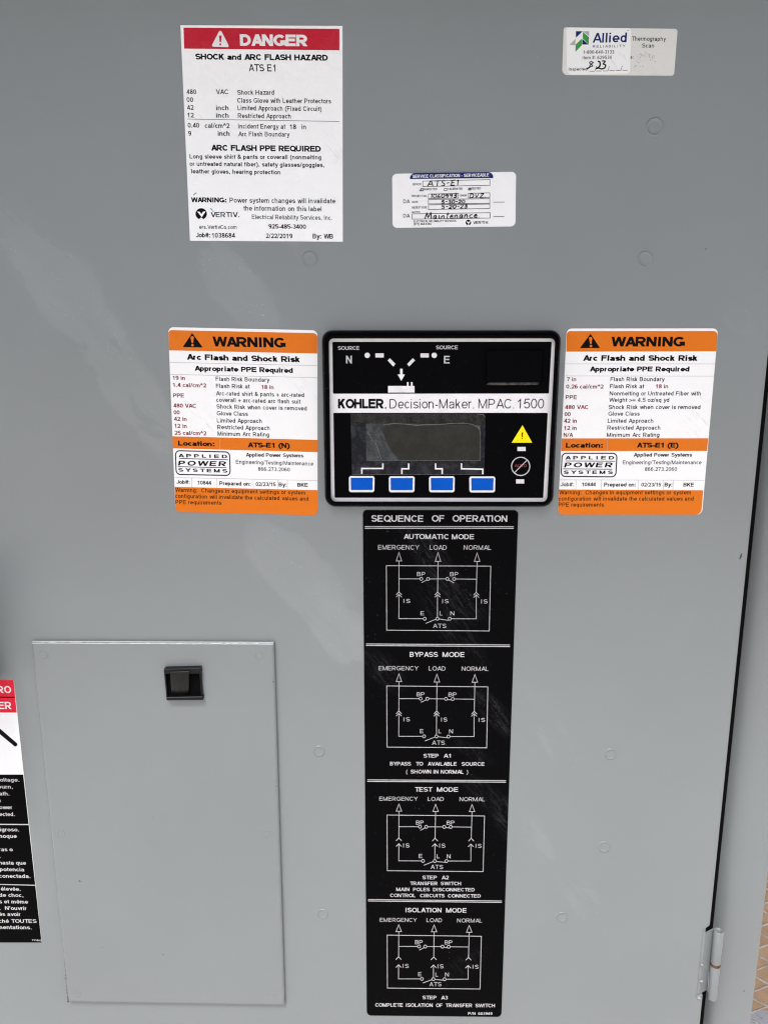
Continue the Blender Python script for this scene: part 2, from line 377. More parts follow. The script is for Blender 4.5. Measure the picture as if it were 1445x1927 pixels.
        for k in (0, 1): P.append([(L + g * k, x * .5)] + arc(L + g * (k + .5), x * .64, g / 2, x * .36 - a, 170, 0, 8) + [(L + g * (k + 1), 0)])
    elif m == 'o': P.append(arc(c, x / 2, c - s, x / 2 - a, 0, 360, 22))
    elif m == 'r': stem(L, 0, x); P.append([(L, x * .45)] + arc(L + .24, x * .62, .24, x * .38 - a, 170, 78, 6))
    elif m == 's': q = (x - 2 * a) / 4; P.append(arc(c, xt - q, (c - s) * .95, q, 22, 268) + arc(c, a + q, c - s, q, 88, -158))
    elif m == 't': P.append([(W * .42, .93), (W * .42, .18)] + arc(W * .42 + .16, .18, .16, .18 - a, 180, 275, 5)); bar(-.03, W, xt)
    elif m == 'u': stem(R, 0, x); P.append([(L, x), (L, x * .38)] + arc(c, x * .38, c - s, x * .38 - a, 180, 350, 9) + [(R, x * .5)])
    elif m == 'v': sl(s * 1.1, x, c, 0); sl(W - s * 1.1, x, c, 0)
    elif m == 'w': sl(s, x, W * .28, 0, .95); sl(c, x, W * .28, 0, .95); sl(c, x, W * .72, 0, .95); sl(W - s, x, W * .72, 0, .95)
    elif m == 'x': sl(s * 1.2, 0, W - s * 1.25, x); sl(W - s * 1.2, 0, s * 1.25, x)
    elif m == 'y': sl(s * 1.1, x, c, 0); sl(W - s * 1.1, x, W * .30, DSC); bar(W * .06, W * .32, DSC + a)
    elif m == 'z': bar(0, W, xt); bar(0, W, a); sl(s * 1.3, 0, W - s * 1.3, x)
    elif m == '0': P.append(arc(c, .5, c - s, .5 - a, 0, 360, 24))
    elif m == '1': stem(W * .58, 0, 1); P.append([(W * .58, .95 - a), (W * .40, .80), (W * .16, .70)])
    elif m == '2': P.append(arc(c, .71, c - s, .29 - a, 165, -28, 12) + [(W * .62, .36), (W * .16, a)]); bar(0, W, a)
    elif m == '3': P.append(arc(c, .745, (c - s) * .92, .255 - a, 150, -88, 11)); P.append(arc(c, .275, c - s, .275 - a, 92, -152, 12))
    elif m == '4': stem(W * .72, 0, 1); bar(0, W, .25); sl(s * .8, .25, W * .70, 1)
    elif m == '5': bar(W * .2, W * .94, t); P.append([(W * .24, 1), (s * 1.1, .46)]); P.append([(s * 1.1, .50)] + arc(c, .33, c - s, .33 - a, 128, -155, 14))
    elif m == '6': P.append(arc(c, .32, c - s, .32 - a, 0, 360, 20)); P.append(arc(c * 1.04, .5, c * 1.04 - s, .5 - a, 52, 195, 11))
    elif m == '7': bar(0, W, t); P.append([(R, t), (W * .55, .45), (W * .36, 0)])
    elif m == '8': P.append(arc(c, .745, (c - s) * .9, .255 - a, 0, 360, 20)); P.append(arc(c, .275, c - s, .275 - a, 0, 360, 20))
    elif m == '9': P.append(arc(c, .68, c - s, .32 - a, 0, 360, 20)); P.append(arc(c * .96, .5, c * 1.04 - s, .5 - a, 232, 375, 11))
    elif m == '.': dot(c, 0)
    elif m == ',': dot(c, 0); sl(c - s * .2, -.16, c + s * .5, .03, .55)
    elif m == ':': dot(c, 0); dot(c, x - a * 2.15)
    elif m == '!': dot(c, 0); sl(c, .28, c, 1)
    elif m == '-': bar(0, W, .33)
    elif m == '/': sl(0, -.03, W, 1.03, .75)
    elif m == '(': q = (W - s) / .53; P.append(arc(s + q, .36, q, .68, 118, 242, 10))
    elif m == ')': q = (W - s) / .53; P.append(arc(W - s - q, .36, q, .68, 62, -62, 10))
    elif m == '+': bar(0, W, .37); stem(c, .37 - W / 2, .37 + W / 2)
    elif m == '=': bar(0, W, .26); bar(0, W, .50)
    elif m == '>': P.append([(0, .66), (W, .38), (0, .10)])
    elif m == '^': sl(W * .1, .5, c, 1); sl(W * .9, .5, c, 1)
    elif m == "'": sl(c, .66, c, 1)
    elif m == '#': sl(W * .2, 0, W * .36, 1, .85); sl(W * .62, 0, W * .78, 1, .85); bar(0, W, .33); bar(0, W, .67)
    elif m == '&': P.append([(W - s, 0), (W * .24, .68)] + arc(W * .42, .80, W * .19, .2 - a, 200, -30, 9) + [(W * .3, .48)] + arc(W * .36, .26, W * .36 - s, .26 - a, 110, 300, 9) + [(W * .76, .20), (W * .9, .5)])
    elif m == '?': P.append(arc(c, .72, c - s, .28 - a, 165, -30, 10) + [(c, .42), (c, .27)]); dot(c, 0)
    return adv, P, D, s, a


def ribbon(pts, s, a):
    """an even band along a line: half thickness s sideways, a up and down"""
    q = [Vector((p[0] / s, p[1] / a)) for p in pts]
    q = [p for i, p in enumerate(q) if i == 0 or (p - q[i - 1]).length > 1e-3]; n = len(q)
    closed = n > 3 and (q[0] - q[-1]).length < 1e-4
    if closed: q = q[:-1]; n -= 1
    Lf, Rt = [], []
    for i, p in enumerate(q):
        d1 = (p - q[i - 1]).normalized() if (i or closed) else None
        d2 = (q[(i + 1) % n] - p).normalized() if (i < n - 1 or closed) else None
        d1 = d1 if d1 is not None else d2; d2 = d2 if d2 is not None else d1
        e = d1 + d2; e = e.normalized() if e.length > 1e-5 else d2
        nn = Vector((-e.y, e.x)); k = 1 / max(.5, nn.dot(Vector((-d2.y, d2.x))))
        Lf.append(p + nn * k); Rt.append(p - nn * k)
    m = n if closed else n - 1
    return [(p.x * s, p.y * a) for p in Lf + Rt], [(i, (i + 1) % n, n + (i + 1) % n, n + i) for i in range(m)]


def glyph(ch, w):
    if (ch, w) not in GLYPH:
        adv, P, D, s, a = letter(ch, w); parts = []
        for p in P: parts.append(ribbon(p, s, a))
        for x0, y0, x1, y1, hx in D: parts.append(([(x0 - hx, y0), (x0 + hx, y0), (x1 + hx, y1), (x1 - hx, y1)], [(0, 1, 2, 3)]))
        GLYPH[(ch, w)] = (adv, parts)
    return GLYPH[(ch, w)]


def glyphs(text, weight, track, word):
    """a line of text scaled to width 1 and capital height 1, as (vertices, faces, level)"""
    w = .168 + weight * 3.3; x = 0; parts = []
    for ch in text:
        adv, shapes = glyph(ch, w)
        for k, (v, f) in enumerate(shapes): parts.append(([(px + x, py) for px, py in v], f, k))
        x += adv * (word if ch == ' ' else 1) + (track - 1) * .55 
    xs = [p[0] for v, f, k in parts for p in v]; x0, x1 = min(xs), max(xs)
    return [([((px - x0) / (x1 - x0), py) for px, py in v], f, k) for v, f, k in parts]


class B:
    """collects geometry measured in (zoomed) photo pixels on planes parallel to the door"""
    def __init__(s, z=(0, 0, 1), h=0.0):
        s.v = []; s.f = []; s.z = z; s.h = h; s.k = 0; s.smooth = []
    def zoom(s, x0, y0, width):
        s.z = (x0, y0, 1445.0 / width); return s
    def px(s, p): return (s.z[0] + p[0] / s.z[2], s.z[1] + p[1] / s.z[2])
    def add(s, verts, faces, smooth=False):
        b = len(s.v); s.v += verts
        for f in faces: s.f.append(tuple(i + b for i in f)); s.smooth.append(smooth)
    def lift(s):
        s.k += 1; return s.h + s.k * 1.2e-6
    def poly(s, pts, h=None):
        h = s.lift() if h is None else h
        s.add([at(*s.px(p), h) for p in pts], [tuple(range(len(pts)))])
    def rect(s, x0, y0, x1, y1): s.poly([(x0, y0), (x1, y0), (x1, y1), (x0, y1)])
    def slab(s, pts, h0, h1, bev=0.0):
        """solid plate between two heights, with its outline measured at the upper one"""
        top = [at(*s.px(p), h1) for p in pts]
        s.solid(top, h0, h1, bev)
    def solid(s, top, h0, h1, bev=0.0):
        n = len(top)
        if bev:
            cx = sum((p for p in top), Vector()) / n
            ins = inset(top, bev)
            low = [Vector((p.x, -(h1 - bev), p.z)) for p in top]
            arc_ = lambda t: [Vector((p.x + (q.x - p.x) * (1 - math.cos(t)), -(h1 - bev + bev * math.sin(t)), p.z + (q.z - p.z) * (1 - math.cos(t)))) for p, q in zip(top, ins)]
            rings = [[Vector((p.x, -h0, p.z)) for p in top], low, arc_(math.radians(28)), arc_(math.radians(62)), ins]
        else:
            rings = [[Vector((p.x, -h0, p.z)) for p in top], top]
        vs = [v for r in rings for v in r]; fs = []
        for k in range(len(rings) - 1):
            for i in range(n):
                j = (i + 1) % n
                fs.append((k * n + i, k * n + j, (k + 1) * n + j, (k + 1) * n + i))
        fs.append(tuple(range((len(rings) - 1) * n, len(rings) * n)))
        s.add(vs, fs)
    def line(s, pts, wd, closed=False):
        h = s.lift(); pts = [Vector(s.px(p)) for p in pts]; wd = wd / s.z[2] / 2; n = len(pts)
        L = []; Rr = []
        for i, p in enumerate(pts):
            a = pts[i - 1] if (i > 0 or closed) else None
            b = pts[(i + 1) % n] if (i < n - 1 or closed) else None
            d1 = (p - a).normalized() if a is not None else None
            d2 = (b - p).normalized() if b is not None else None
            if d1 is None: d1 = d2
            if d2 is None: d2 = d1
            t = (d1 + d2)
            if t.length < 1e-4: t = d2
            t.normalize(); nn = Vector((-t.y, t.x))
            c = max(.45, nn.dot(Vector((-d2.y, d2.x))))
            L.append(p + nn * (wd / c)); Rr.append(p - nn * (wd / c))
        m = n if closed else n - 1
        s.add([at(p.x, p.y, h) for p in L + Rr], [(i, (i + 1) % n, n + (i + 1) % n, n + i) for i in range(m)])
    def ring(s, c, r, wd, n=28, sy=1.0):
        s.line([(c[0] + r * math.cos(2 * math.pi * i / n), c[1] + sy * r * math.sin(2 * math.pi * i / n)) for i in range(n)], wd, True)
    def disc(s, c, r, n=24):
        s.poly([(c[0] + r * math.cos(2 * math.pi * i / n), c[1] + r * math.sin(2 * math.pi * i / n)) for i in range(n)])
    def text(s, t, p0, p1, cap, weight=0.0, track=1.0, word=1.0, shear=0.0):
        h = s.lift()
        a = Vector(s.px(p0)); b = Vector(s.px(p1)); d = b - a; cap /= s.z[2]
        mid = (a + b) / 2; up = (mid - Vector((735.0, 7500.0))).normalized()
        for v, f, k in glyphs(t, weight, track, word):
            s.add([at(*(a + d * x + up * (cap * y) + d.normalized() * (shear * cap * y)), h + k * 4e-7) for x, y in v], f)
    def hand(s, t, p0, p1, hgt, wd, jit=.06):
        n = sum(HW[c][0] for c in t); x = 0; rnd = random.Random(t)
        a = Vector(p0); b = Vector(p1); d = (b - a) / n; up = Vector((0.12, -1)) * hgt
        for c in t:
            wch, strokes = HW[c]; oy = rnd.uniform(-jit, jit)
            for st in strokes:
                pts = [a + d * (x + p[0] * wch * .82) + up * (p[1] * rnd.uniform(.94, 1.06) + oy) for p in st]
                s.line(smoothed(pts), wd * rnd.uniform(.85, 1.2))
            x += wch
    def build(s, name, mat, parent=None, shade=False):
        o0 = origin(parent) if parent else Vector((0, 0, 0))
        me = bpy.data.meshes.new(name)
        me.from_pydata([v - o0 for v in s.v], [], s.f)
        bm = bmesh.new(); bm.from_mesh(me)
        bmesh.ops.recalc_face_normals(bm, faces=bm.faces[:]) if shade != 'flat' else None
        bm.to_mesh(me); bm.free()
        if any(s.smooth): me.polygons.foreach_set('use_smooth', s.smooth)
        me.materials.append(mat)
        o = bpy.data.objects.new(name, me); COL.objects.link(o)
        if parent: o.parent = parent
        return o


def inset(pts, d):
    """shrink an outline lying in the door's plane by d metres"""
    n = len(pts); out = []
    area = sum(pts[i].x * pts[(i + 1) % n].z - pts[(i + 1) % n].x * pts[i].z for i in range(n))
    sg = 1 if area > 0 else -1
    for i in range(n):
        a, p, b = pts[i - 1], pts[i], pts[(i + 1) % n]
        d1 = Vector((p.x - a.x, p.z - a.z)).normalized(); d2 = Vector((b.x - p.x, b.z - p.z)).normalized()
        n1 = Vector((-d1.y, d1.x)) * sg; n2 = Vector((-d2.y, d2.x)) * sg
        m = n1 + n2
        m = m.normalized() if m.length > 1e-6 else n1
        k = d / max(.4, m.dot(n1))
        out.append(Vector((p.x + m.x * k, p.y, p.z + m.y * k)))
    return out


def smoothed(pts):
    """Catmull-Rom through hand-drawn points"""
    if len(pts) < 3: return pts
    P = [pts[0]] + list(pts) + [pts[-1]]; out = []
    for i in range(1, len(P) - 2):
        for k in range(4):
            t = k / 4; a, b, c, d = P[i - 1], P[i], P[i + 1], P[i + 2]
            out.append(.5 * ((2 * b) + (c - a) * t + (2 * a - 5 * b + 4 * c - d) * t * t + (3 * b - a - 3 * c + d) * t ** 3))
    out.append(pts[-1]); return out


def rounded(c, r, n=6):
    """corner-rounded quad; c = TL, TR, BR, BL; r one number or four"""
    rs = r if isinstance(r, (tuple, list)) else (r,) * 4
    out = []
    for i in range(4):
        p = Vector(c[i]); a = Vector(c[i - 1]); b = Vector(c[(i + 1) % 4]); q = rs[i]
        if q <= 0: out.append(tuple(p)); continue
        p0 = p + (a - p).normalized() * q; p1 = p + (b - p).normalized() * q
        for k in range(n + 1):
            t = k / n; t = t + (0) 
            u = math.sin(t * math.pi / 2); v_ = math.cos(t * math.pi / 2)
            cen = p0 + p1 - p
            out.append(tuple(cen + (p0 - cen) * v_ + (p1 - cen) * u))
    return out


# single-stroke handwriting: width, strokes in a unit box
HW = {
    '0': (.8, [[(.5, 1), (.1, .7), (.1, .25), (.5, 0), (.9, .3), (.9, .75), (.5, 1)]]),
    '1': (.5, [[(.3, .8), (.6, 1), (.5, 0)]]),
    '2': (.8, [[(.1, .75), (.4, 1), (.85, .8), (.5, .35), (.05, .02), (.5, .06), (1, 0)]]),
    '3': (.8, [[(.1, .9), (.6, 1), (.8, .75), (.35, .52), (.85, .35), (.7, .05), (.1, .05)]]),
    '5': (.8, [[(.9, 1), (.3, .95), (.2, .6), (.75, .55), (.8, .15), (.4, 0), (.05, .1)]]),
    '6': (.8, [[(.6, 1), (.15, .5), (.2, .08), (.7, .05), (.8, .38), (.2, .4)]]),
    '8': (.8, [[(.85, .85), (.4, 1), (.2, .75), (.75, .3), (.5, 0), (.15, .25), (.85, .85)]]),
    '9': (.8, [[(.8, .8), (.4, 1), (.1, .75), (.4, .5), (.8, .8), (.75, .4), (.6, 0)]]),
    '-': (.7, [[(.15, .5), (.85, .52)]]), '.': (.4, [[(.2, 0), (.45, .04)]]), ' ': (.5, []),
    'A': (1.1, [[(0, 0), (.5, 1), (.95, 0)], [(.15, .35), (.8, .38)]]),
    'T': (1.1, [[(0, .95), (1, 1)], [(.52, 1), (.5, 0)]]),
    'S': (.8, [[(.9, .95), (.3, .95), (.2, .65), (.8, .4), (.75, .05), (.05, .02)]]),
    'E': (1.0, [[(.25, 1), (.2, 0)], [(.05, 1), (.9, 1)], [(.2, .52), (.75, .52)], [(0, 0), (.9, .02)]]),
    'D': (1.0, [[(.15, 1), (.1, 0)], [(0, .95), (.6, .9), (.85, .5), (.55, .05), (0, 0)]]),
    'V': (.9, [[(.05, 1), (.35, 0), (.9, 1)]]),
    'Z': (.9, [[(.1, .95), (.9, 1), (.1, .03), (1, 0)]]),
    'M': (1.3, [[(0, 0), (.2, .95), (.45, .3), (.8, 1), (.95, 0)]]),
    'a': (.8, [[(.75, .5), (.3, .55), (.1, .15), (.4, 0), (.75, .5), (.75, .1), (1, .0)]]),
    'i': (.5, [[(.4, .5), (.4, 0), (.8, .05)], [(.45, .78), (.5, .82)]]),
    'n': (.8, [[(.1, .5), (.1, 0)], [(.1, .3), (.45, .55), (.7, .4), (.75, 0)]]),
    't': (.6, [[(.5, .95), (.4, .05), (.8, 0)], [(.05, .62), (.9, .66)]]),
    'e': (.75, [[(.1, .28), (.75, .35), (.5, .58), (.15, .3), (.35, .0), (.95, .08)]]),
    'c': (.75, [[(.8, .48), (.4, .55), (.1, .25), (.4, .0), (.95, .08)]]),
}

T_SHEET, T_INK = .0003, .00034     # a sticker's thickness; the print lies just above it
BOLD, HEAVY, SEMI, THIN = .021, .046, .008, -.012


def base_of(*pts):
    """lower middle of an outline given in photo pixels"""
    q = [at(*p) for p in pts]
    return Vector((sum(p.x for p in q) / len(q), 0, min(p.z for p in q)))


def zp(z, pts): return [(z[0] + p[0] * z[2] / 1445, z[1] + p[1] * z[2] / 1445) for p in pts]


# ------------------------------------------------------------------ ground, fence
def box(b, x0, x1, y0, y1, z0, z1):
    v = [Vector((x, y, z)) for x in (x0, x1) for y in (y0, y1) for z in (z0, z1)]
    b.add(v, [(0, 1, 3, 2), (4, 6, 7, 5), (0, 4, 5, 1), (2, 3, 7, 6), (0, 2, 6, 4), (1, 5, 7, 3)])


n = N('pale_speckled_concrete')
c = n.mix(n.ramp(n.noise(4, 6, .6), .3, .7), (.62, .58, .52), (.78, .74, .67))
c = n.mix(n.ramp(n.noise(70, 6, .7), .55, .68), c, (.22, .19, .16))
n.set(color=c, rough=.9, spec=.3); n.bump(n.noise(120, 5), .4, .004)
b = B(); b.add([Vector((x, y, 0)) for x, y in ((-300, -300), (300, -300), (300, 300), (-300, 300))], [(0, 1, 2, 3)])
tag(b.build('ground', n.m), kind='structure')

# chain-link fence with a tan screen behind it, right of and behind the cabinet
FY = .86                                                       # distance of the wire behind the door's face
p_low = at(1430, 1902, -(FY + .02)); FX0 = at(1300, 1800, -FY).x
fence = thing('chain_link_fence', 'galvanised chain-link fence backed with tan screening beyond the cabinet edge', 'fence', Vector((FX0 + .8, FY, 0)))
vtx = at(1403, 1873, -FY); b = B(); r_ = .0022; cell = .098; zlo = vtx.z - .098 * .56 * 2 * 1
nz = 26; nx = 26
for i in range(nx):
    cx_ = vtx.x + cell * .5 + (i - 2) * cell
    for side in (0, 1):                                        # neighbouring zigzag strands hook into each other
        pts = []
        for k in range(nz):
            sgn = 1 if (k + side) % 2 else -1
            pts.append(Vector((cx_ + sgn * cell * .5, FY + (.0025 if side else -.0025) * (1 if k % 2 else -1), zlo + k * cell * .56)))
        for a, q in zip(pts[:-1], pts[1:]):
            d = (q - a).normalized(); u = d.cross(Vector((0, 1, 0))).normalized(); w_ = d.cross(u)
            vs = [e + (u * math.cos(t * math.pi / 3) + w_ * math.sin(t * math.pi / 3)) * r_ for e in (a, q) for t in range(6)]
            b.add(vs, [(j, (j + 1) % 6, 6 + (j + 1) % 6, 6 + j) for j in range(6)], True)
b.build('wire_mesh', simple('galvanised_wire', (.48, .47, .45), .45, metal=.5, vary=.2), fence)
n = N('tan_screen')
wv = n.noise(30, 5)
n.set(color=n.mix(n.ramp(wv, .3, .7), (.45, .31, .19), (.54, .38, .24)), rough=.75, spec=.3)
n.bump(n.noise(200, 4), .2, .001)
b = B(); x = FX0 - .1
box(b, x, x + 2.2, FY + .02, FY + .045, p_low.z, 2.0)
b.build('privacy_screen', n.m, fence)
b = B(); box(b, x, x + .06, FY + .05, FY + .11, 0, 2.05); b.build('fence_post', simple('fence_post_steel', (.3, .3, .3), .5, metal=.4), fence)

# ------------------------------------------------------------------ the cabinet
DX1 = sum(at(*p).x for p in ((1445, 718), (1402.7, 1091), (1361, 1468), (1338.3, 1727))) / 4    # door's hinge edge
DX0 = at(-420, 700).x; DZ1 = at(720, -14).z; DZ0 = .32
REC = .034                                                                                      # frame lies this far behind the door's face
FXR = sum(at(*p, -REC).x for p in ((1445, 1673), (1428.5, 1800), (1412, 1927))) / 3
cab = thing('electrical_cabinet', 'grey painted steel electrical cabinet with a hinged door carrying all the stickers', 'cabinet', Vector(((DX0 + FXR) / 2, REC, 0)))

XH_ = CAM.x + (DX1 - CAM.x) * (.57 + REC) / .57 - .0002      # where the frame's lip begins to show past the door edge
LIP = .024
b = B()
# front of the frame right of the door, its edge rolled back into the door gap
prof = [(FXR, REC + .70), (FXR, REC + .003), (FXR - .0009, REC + .0009), (FXR - .003, REC)]
prof += [(XH_ + LIP - LIP * math.sin(math.radians(k * 10)), REC + LIP - LIP * math.cos(math.radians(k * 10))) for k in range(10)]
prof += [(XH_, REC + .055)]
zt_, zb_ = DZ1 + .06, .05
vs = [Vector((x, y, z)) for x, y in prof for z in (zb_, zt_)]
b.add(vs, [(2 * i, 2 * i + 2, 2 * i + 3, 2 * i + 1) for i in range(len(prof) - 1)], True)
box(b, DX0 - .07, DX0 - .004, REC, REC + .70, zb_, zt_)
box(b, DX0 - .0039, XH_ - .0002, REC, REC + .70, DZ1 + .012, zt_)
box(b, DX0 - .0039, XH_ - .0002, REC, REC + .70, zb_, DZ0 - .012)
box(b, DX0 - .0039, XH_ - .0002, REC + .05, REC + .695, DZ0 - .0119, DZ1 + .0119)
box(b, XH_ + .0002, FXR - .0005, REC + .0125, REC + .698, zt_ - .004, zt_ - .0002)
b.build('cabinet_body', M['body'], cab)
b = B(); box(b, DX0 + .012, XH_ - .001, .027, REC + .048, DZ0 + .005, DZ1 - .005); b.build('shade_fill', M['shade_fill'], cab)  # black filler behind the door; the gap's shade is put into its colour

# unseen roof added above the view to shade the upper half of the door
shade_roof = thing('added_shade_roof', 'unseen grey steel roof added to shade the upper part of the door', 'added_shade', Vector(((DX0 + FXR) / 2, 0, 1.975)))
b = B(); box(b, DX0 - .6, FXR + .5, -.30, .75, 1.975, 1.99); b.build('shade_roof_sheet', M['body'], shade_roof)
b = B(); box(b, DX0 - .6, FXR + .5, -.3025, -.3002, 1.955, 1.992); b.build('shade_roof_lip', M['body'], shade_roof)
for x_ in (DX0 - .1, FXR - .02):
    b = B(); box(b, x_, x_ + .03, .3, .33, DZ1 + .055, 1.9748); b.build('shade_roof_post', M['body'], shade_roof)

# door: pan with rounded edges, a notch where the hinge leaf sits
ntop, nbot, nleft = at(1333, 1744).z, at(1322, 1874).z, at(1325.5, 1748).x
out = [Vector((DX0, 0, DZ1)), Vector((DX1, 0, DZ1)), Vector((DX1, 0, ntop)), Vector((nleft + .002, 0, ntop - .0022)), Vector((nleft, 0, ntop - .0045)),
       Vector((nleft, 0, nbot)), Vector((DX1, 0, nbot)), Vector((DX1, 0, DZ0)), Vector((DX0, 0, DZ0))]
b = B()
b.solid(out, -.024, 0.0, .0026)
door = b.build('door', M['door'], cab)
bv = door.modifiers.new('soft', 'BEVEL'); bv.width = .0008; bv.segments = 2; bv.limit_method = 'ANGLE'; bv.angle_limit = .6


def weld_mark(px, py, r, h, parent, mat, name='weld_mark', k=1.0):
    """low round stud-weld witness: a shallow raised ring with a slightly domed middle"""
    c_ = at(px, py, h); r *= .0004; b = B(); n_ = 40
    prof = [(1.10, -.00005), (1.02, .00030), (.95, .00062), (.86, .00036), (.78, .00006), (.45, .00016), (.0, .00020)]
    vs = []; fs = []
    for q, dh in prof[:-1]:
        vs += [Vector((c_.x + r * q * math.cos(2 * math.pi * i / n_), -(h + dh * k), c_.z + r * q * math.sin(2 * math.pi * i / n_))) for i in range(n_)]
    vs.append(Vector((c_.x, -(h + prof[-1][1]), c_.z)))
    for k in range(len(prof) - 2):
        for i in range(n_): fs.append((k * n_ + i, k * n_ + (i + 1) % n_, (k + 1) * n_ + (i + 1) % n_, (k + 1) * n_ + i))
    for i in range(n_): fs.append(((len(prof) - 2) * n_ + i, (len(prof) - 2) * n_ + (i + 1) % n_, len(vs) - 1))
    b.add(vs, fs, True)
    return b.build(name, mat, parent)


for px, py, r in ((583, 488, 13), (1231, 239, 14.3), (1213, 488, 13.2), (600.5, 1413.5, 11.2), (607, 1720, 11), (1148, 1419, 11.5),
                  (1136, 1593.5, 12), (1057, 1725.5, 11.3)):
    weld_mark(px, py, r, 0.0, door, M['door'])
# bare nicks in the paint
b = B(h=.00005)
for px, py, s_ in ((1393, 1047, 2.6), (1394.5, 1043, 1.6), (1391.5, 1051, 1.8), (1327, 467, 1.9), (1399, 1865, 1.2)):
    b = B(h=.00005); b.poly([(px + s_ * math.cos(a) * random.uniform(.6, 1.2), py + s_ * 1.4 * math.sin(a) * random.uniform(.6, 1.2)) for a in [i * .8976 for i in range(7)]])
    b.build('paint_chip', M['chip'], door)
for px, py, s_ in ((897, 110, 1), (1012, 108, 1.8), (1326, 466, 2.2), (1103, 1698, 1.6), (1097, 1672, 1.2), (1254, 1450, 1.3), (1178, 1203, 1.2)):
    b = B(); b.slab([(px + s_ * math.cos(i), py + s_ * math.sin(i)) for i in range(6)], 0, .0005)
    b.build('dirt_speck', M['bead'], door)

# flush access cover, proud of the door, with its latch
HC = .0042
cc = [(58.5, 1208), (515.5, 1210), (536, 1893), (128, 1886.5)]
b = B(); b.slab(cc, 0.0002, HC, .0022)
cover = b.build('access_cover', M['cover'], cab)
# highlight along the folded top edge, painted on as a pale strip
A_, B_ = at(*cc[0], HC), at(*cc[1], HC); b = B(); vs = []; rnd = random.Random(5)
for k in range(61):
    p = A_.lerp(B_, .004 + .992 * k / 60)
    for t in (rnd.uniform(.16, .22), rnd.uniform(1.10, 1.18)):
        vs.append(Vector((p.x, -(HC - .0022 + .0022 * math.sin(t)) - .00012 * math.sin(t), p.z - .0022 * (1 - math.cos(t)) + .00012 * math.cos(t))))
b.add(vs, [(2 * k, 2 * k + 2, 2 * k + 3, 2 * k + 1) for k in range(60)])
b.build('edge_highlight', simple('pale_edge_highlight', (.62, .64, .64), .3, vary=.08, scale=400), cover)
tag(cover, 'plain grey rectangular cover plate with a black latch')
for px, py, r in ((83, 1231, 9), (487, 1233, 8.3), (500, 1569, 8), (115, 1568, 8), (146.5, 1869.5, 7.5), (509.5, 1874.5, 7)):
    weld_mark(px, py, r, HC, cover, M['cover'], k=.55)
b = B(h=HC + .00005)
rnd = random.Random(3)
for i in range(34):
    t = rnd.random() ** .6; px = 121 + t * 7.5 + rnd.uniform(-.6, .6); py = 1800 + t * 85; s_ = rnd.uniform(.35, .9)
    b.poly([(px + s_ * math.cos(a), py + s_ * 1.5 * math.sin(a)) for a in (0, 1.3, 2.5, 3.8, 5)])
b.build('chipped_edge', M['chip'], cover)
for px, py, s_ in ((150, 1658, 1.6), (153, 1659, 1), (193, 1783, .9), (307, 1796, 1.2), (289, 1539, .9), (514, 1283, 1.2), (129, 1885, 1.8), (518, 1470, .8), (519, 1480, .9), (519.5, 1488, .7)):
    b = B(h=HC + .00005); b.poly([(px + s_ * math.cos(a), py + s_ * math.sin(a)) for a in (0, 1.3, 2.5, 3.8, 5)])
    b.build('paint_chip', M['chip'], cover)

Z20 = (240, 1190, 320)
latch = thing('latch', None, None, (0, 0, 0)); latch.parent = cab; latch.location = at(345, 1318, HC) - origin(cab)
tag(latch, 'black plastic slide latch with a curved thumb tab')
H0 = HC
b = B().zoom(*Z20)
b.slab([(309, 314), (618, 306), (622, 352), (312, 355)], H0 - .003, H0 + .0055, .0005)
b.slab([(331, 552), (638, 546), (641, 578), (333, 581)], H0 - .003, H0 + .0046, .0010)
b.slab([(312, 345), (326, 345), (343, 550), (331, 550)], H0 - .003, H0 + .0030, .0004)
b.slab([(610, 345), (622, 345), (638, 545), (626, 545)], H0 - .003, H0 + .0030, .0004)
b.build('latch_frame', M['latch'], latch)
b = B().zoom(*Z20); b.slab([(316, 318), (630, 312), (637, 570), (334, 574)], H0 - .003, H0 + .0006); b.build('latch_recess', M['shade_fill'], latch)  # recess floor coloured black to stand for the shade inside
b = B().zoom(*Z20)
vs = []; rows = 14
for k in range(rows + 1):
    t = k / rows; hh = H0 + .0012 + .0048 * math.cos(math.pi * .5 * t ** 1.15)
    y = 352 + (530 - 352) * t; xl = 366 + 9 * t; xr = 522 + 1 * t
    for x_ in (xl, xl + 4, xr - 4, xr):
        dh = 0 if x_ in (xl + 4, xr - 4) else -.0004
        vs.append(at(*b.px((x_, y)), hh + dh))
fs = [(k * 4 + i, k * 4 + i + 1, k * 4 + i + 5, k * 4 + i + 4) for k in range(rows) for i in range(3)]
b.add(vs, fs, True)
nb = len(vs)
side = []
for k in range(rows + 1):
    for i in (0, 3):
        p = vs[k * 4 + i]; side += [p, Vector((p.x, -H0, p.z))]
b.add(side, [(k * 4 + q, k * 4 + q + 1, k * 4 + q + 5, k * 4 + q + 4) for k in range(rows) for q in (0, 2)])
b.slab([(364, 337), (524, 332), (525, 354), (366, 358)], H0, H0 + .0068, .0005)
b.build('thumb_tab', simple('black_tab_plastic', (.0035, .0035, .004), .30, vary=.5, scale=500, bump=.1, spec=.30), latch)

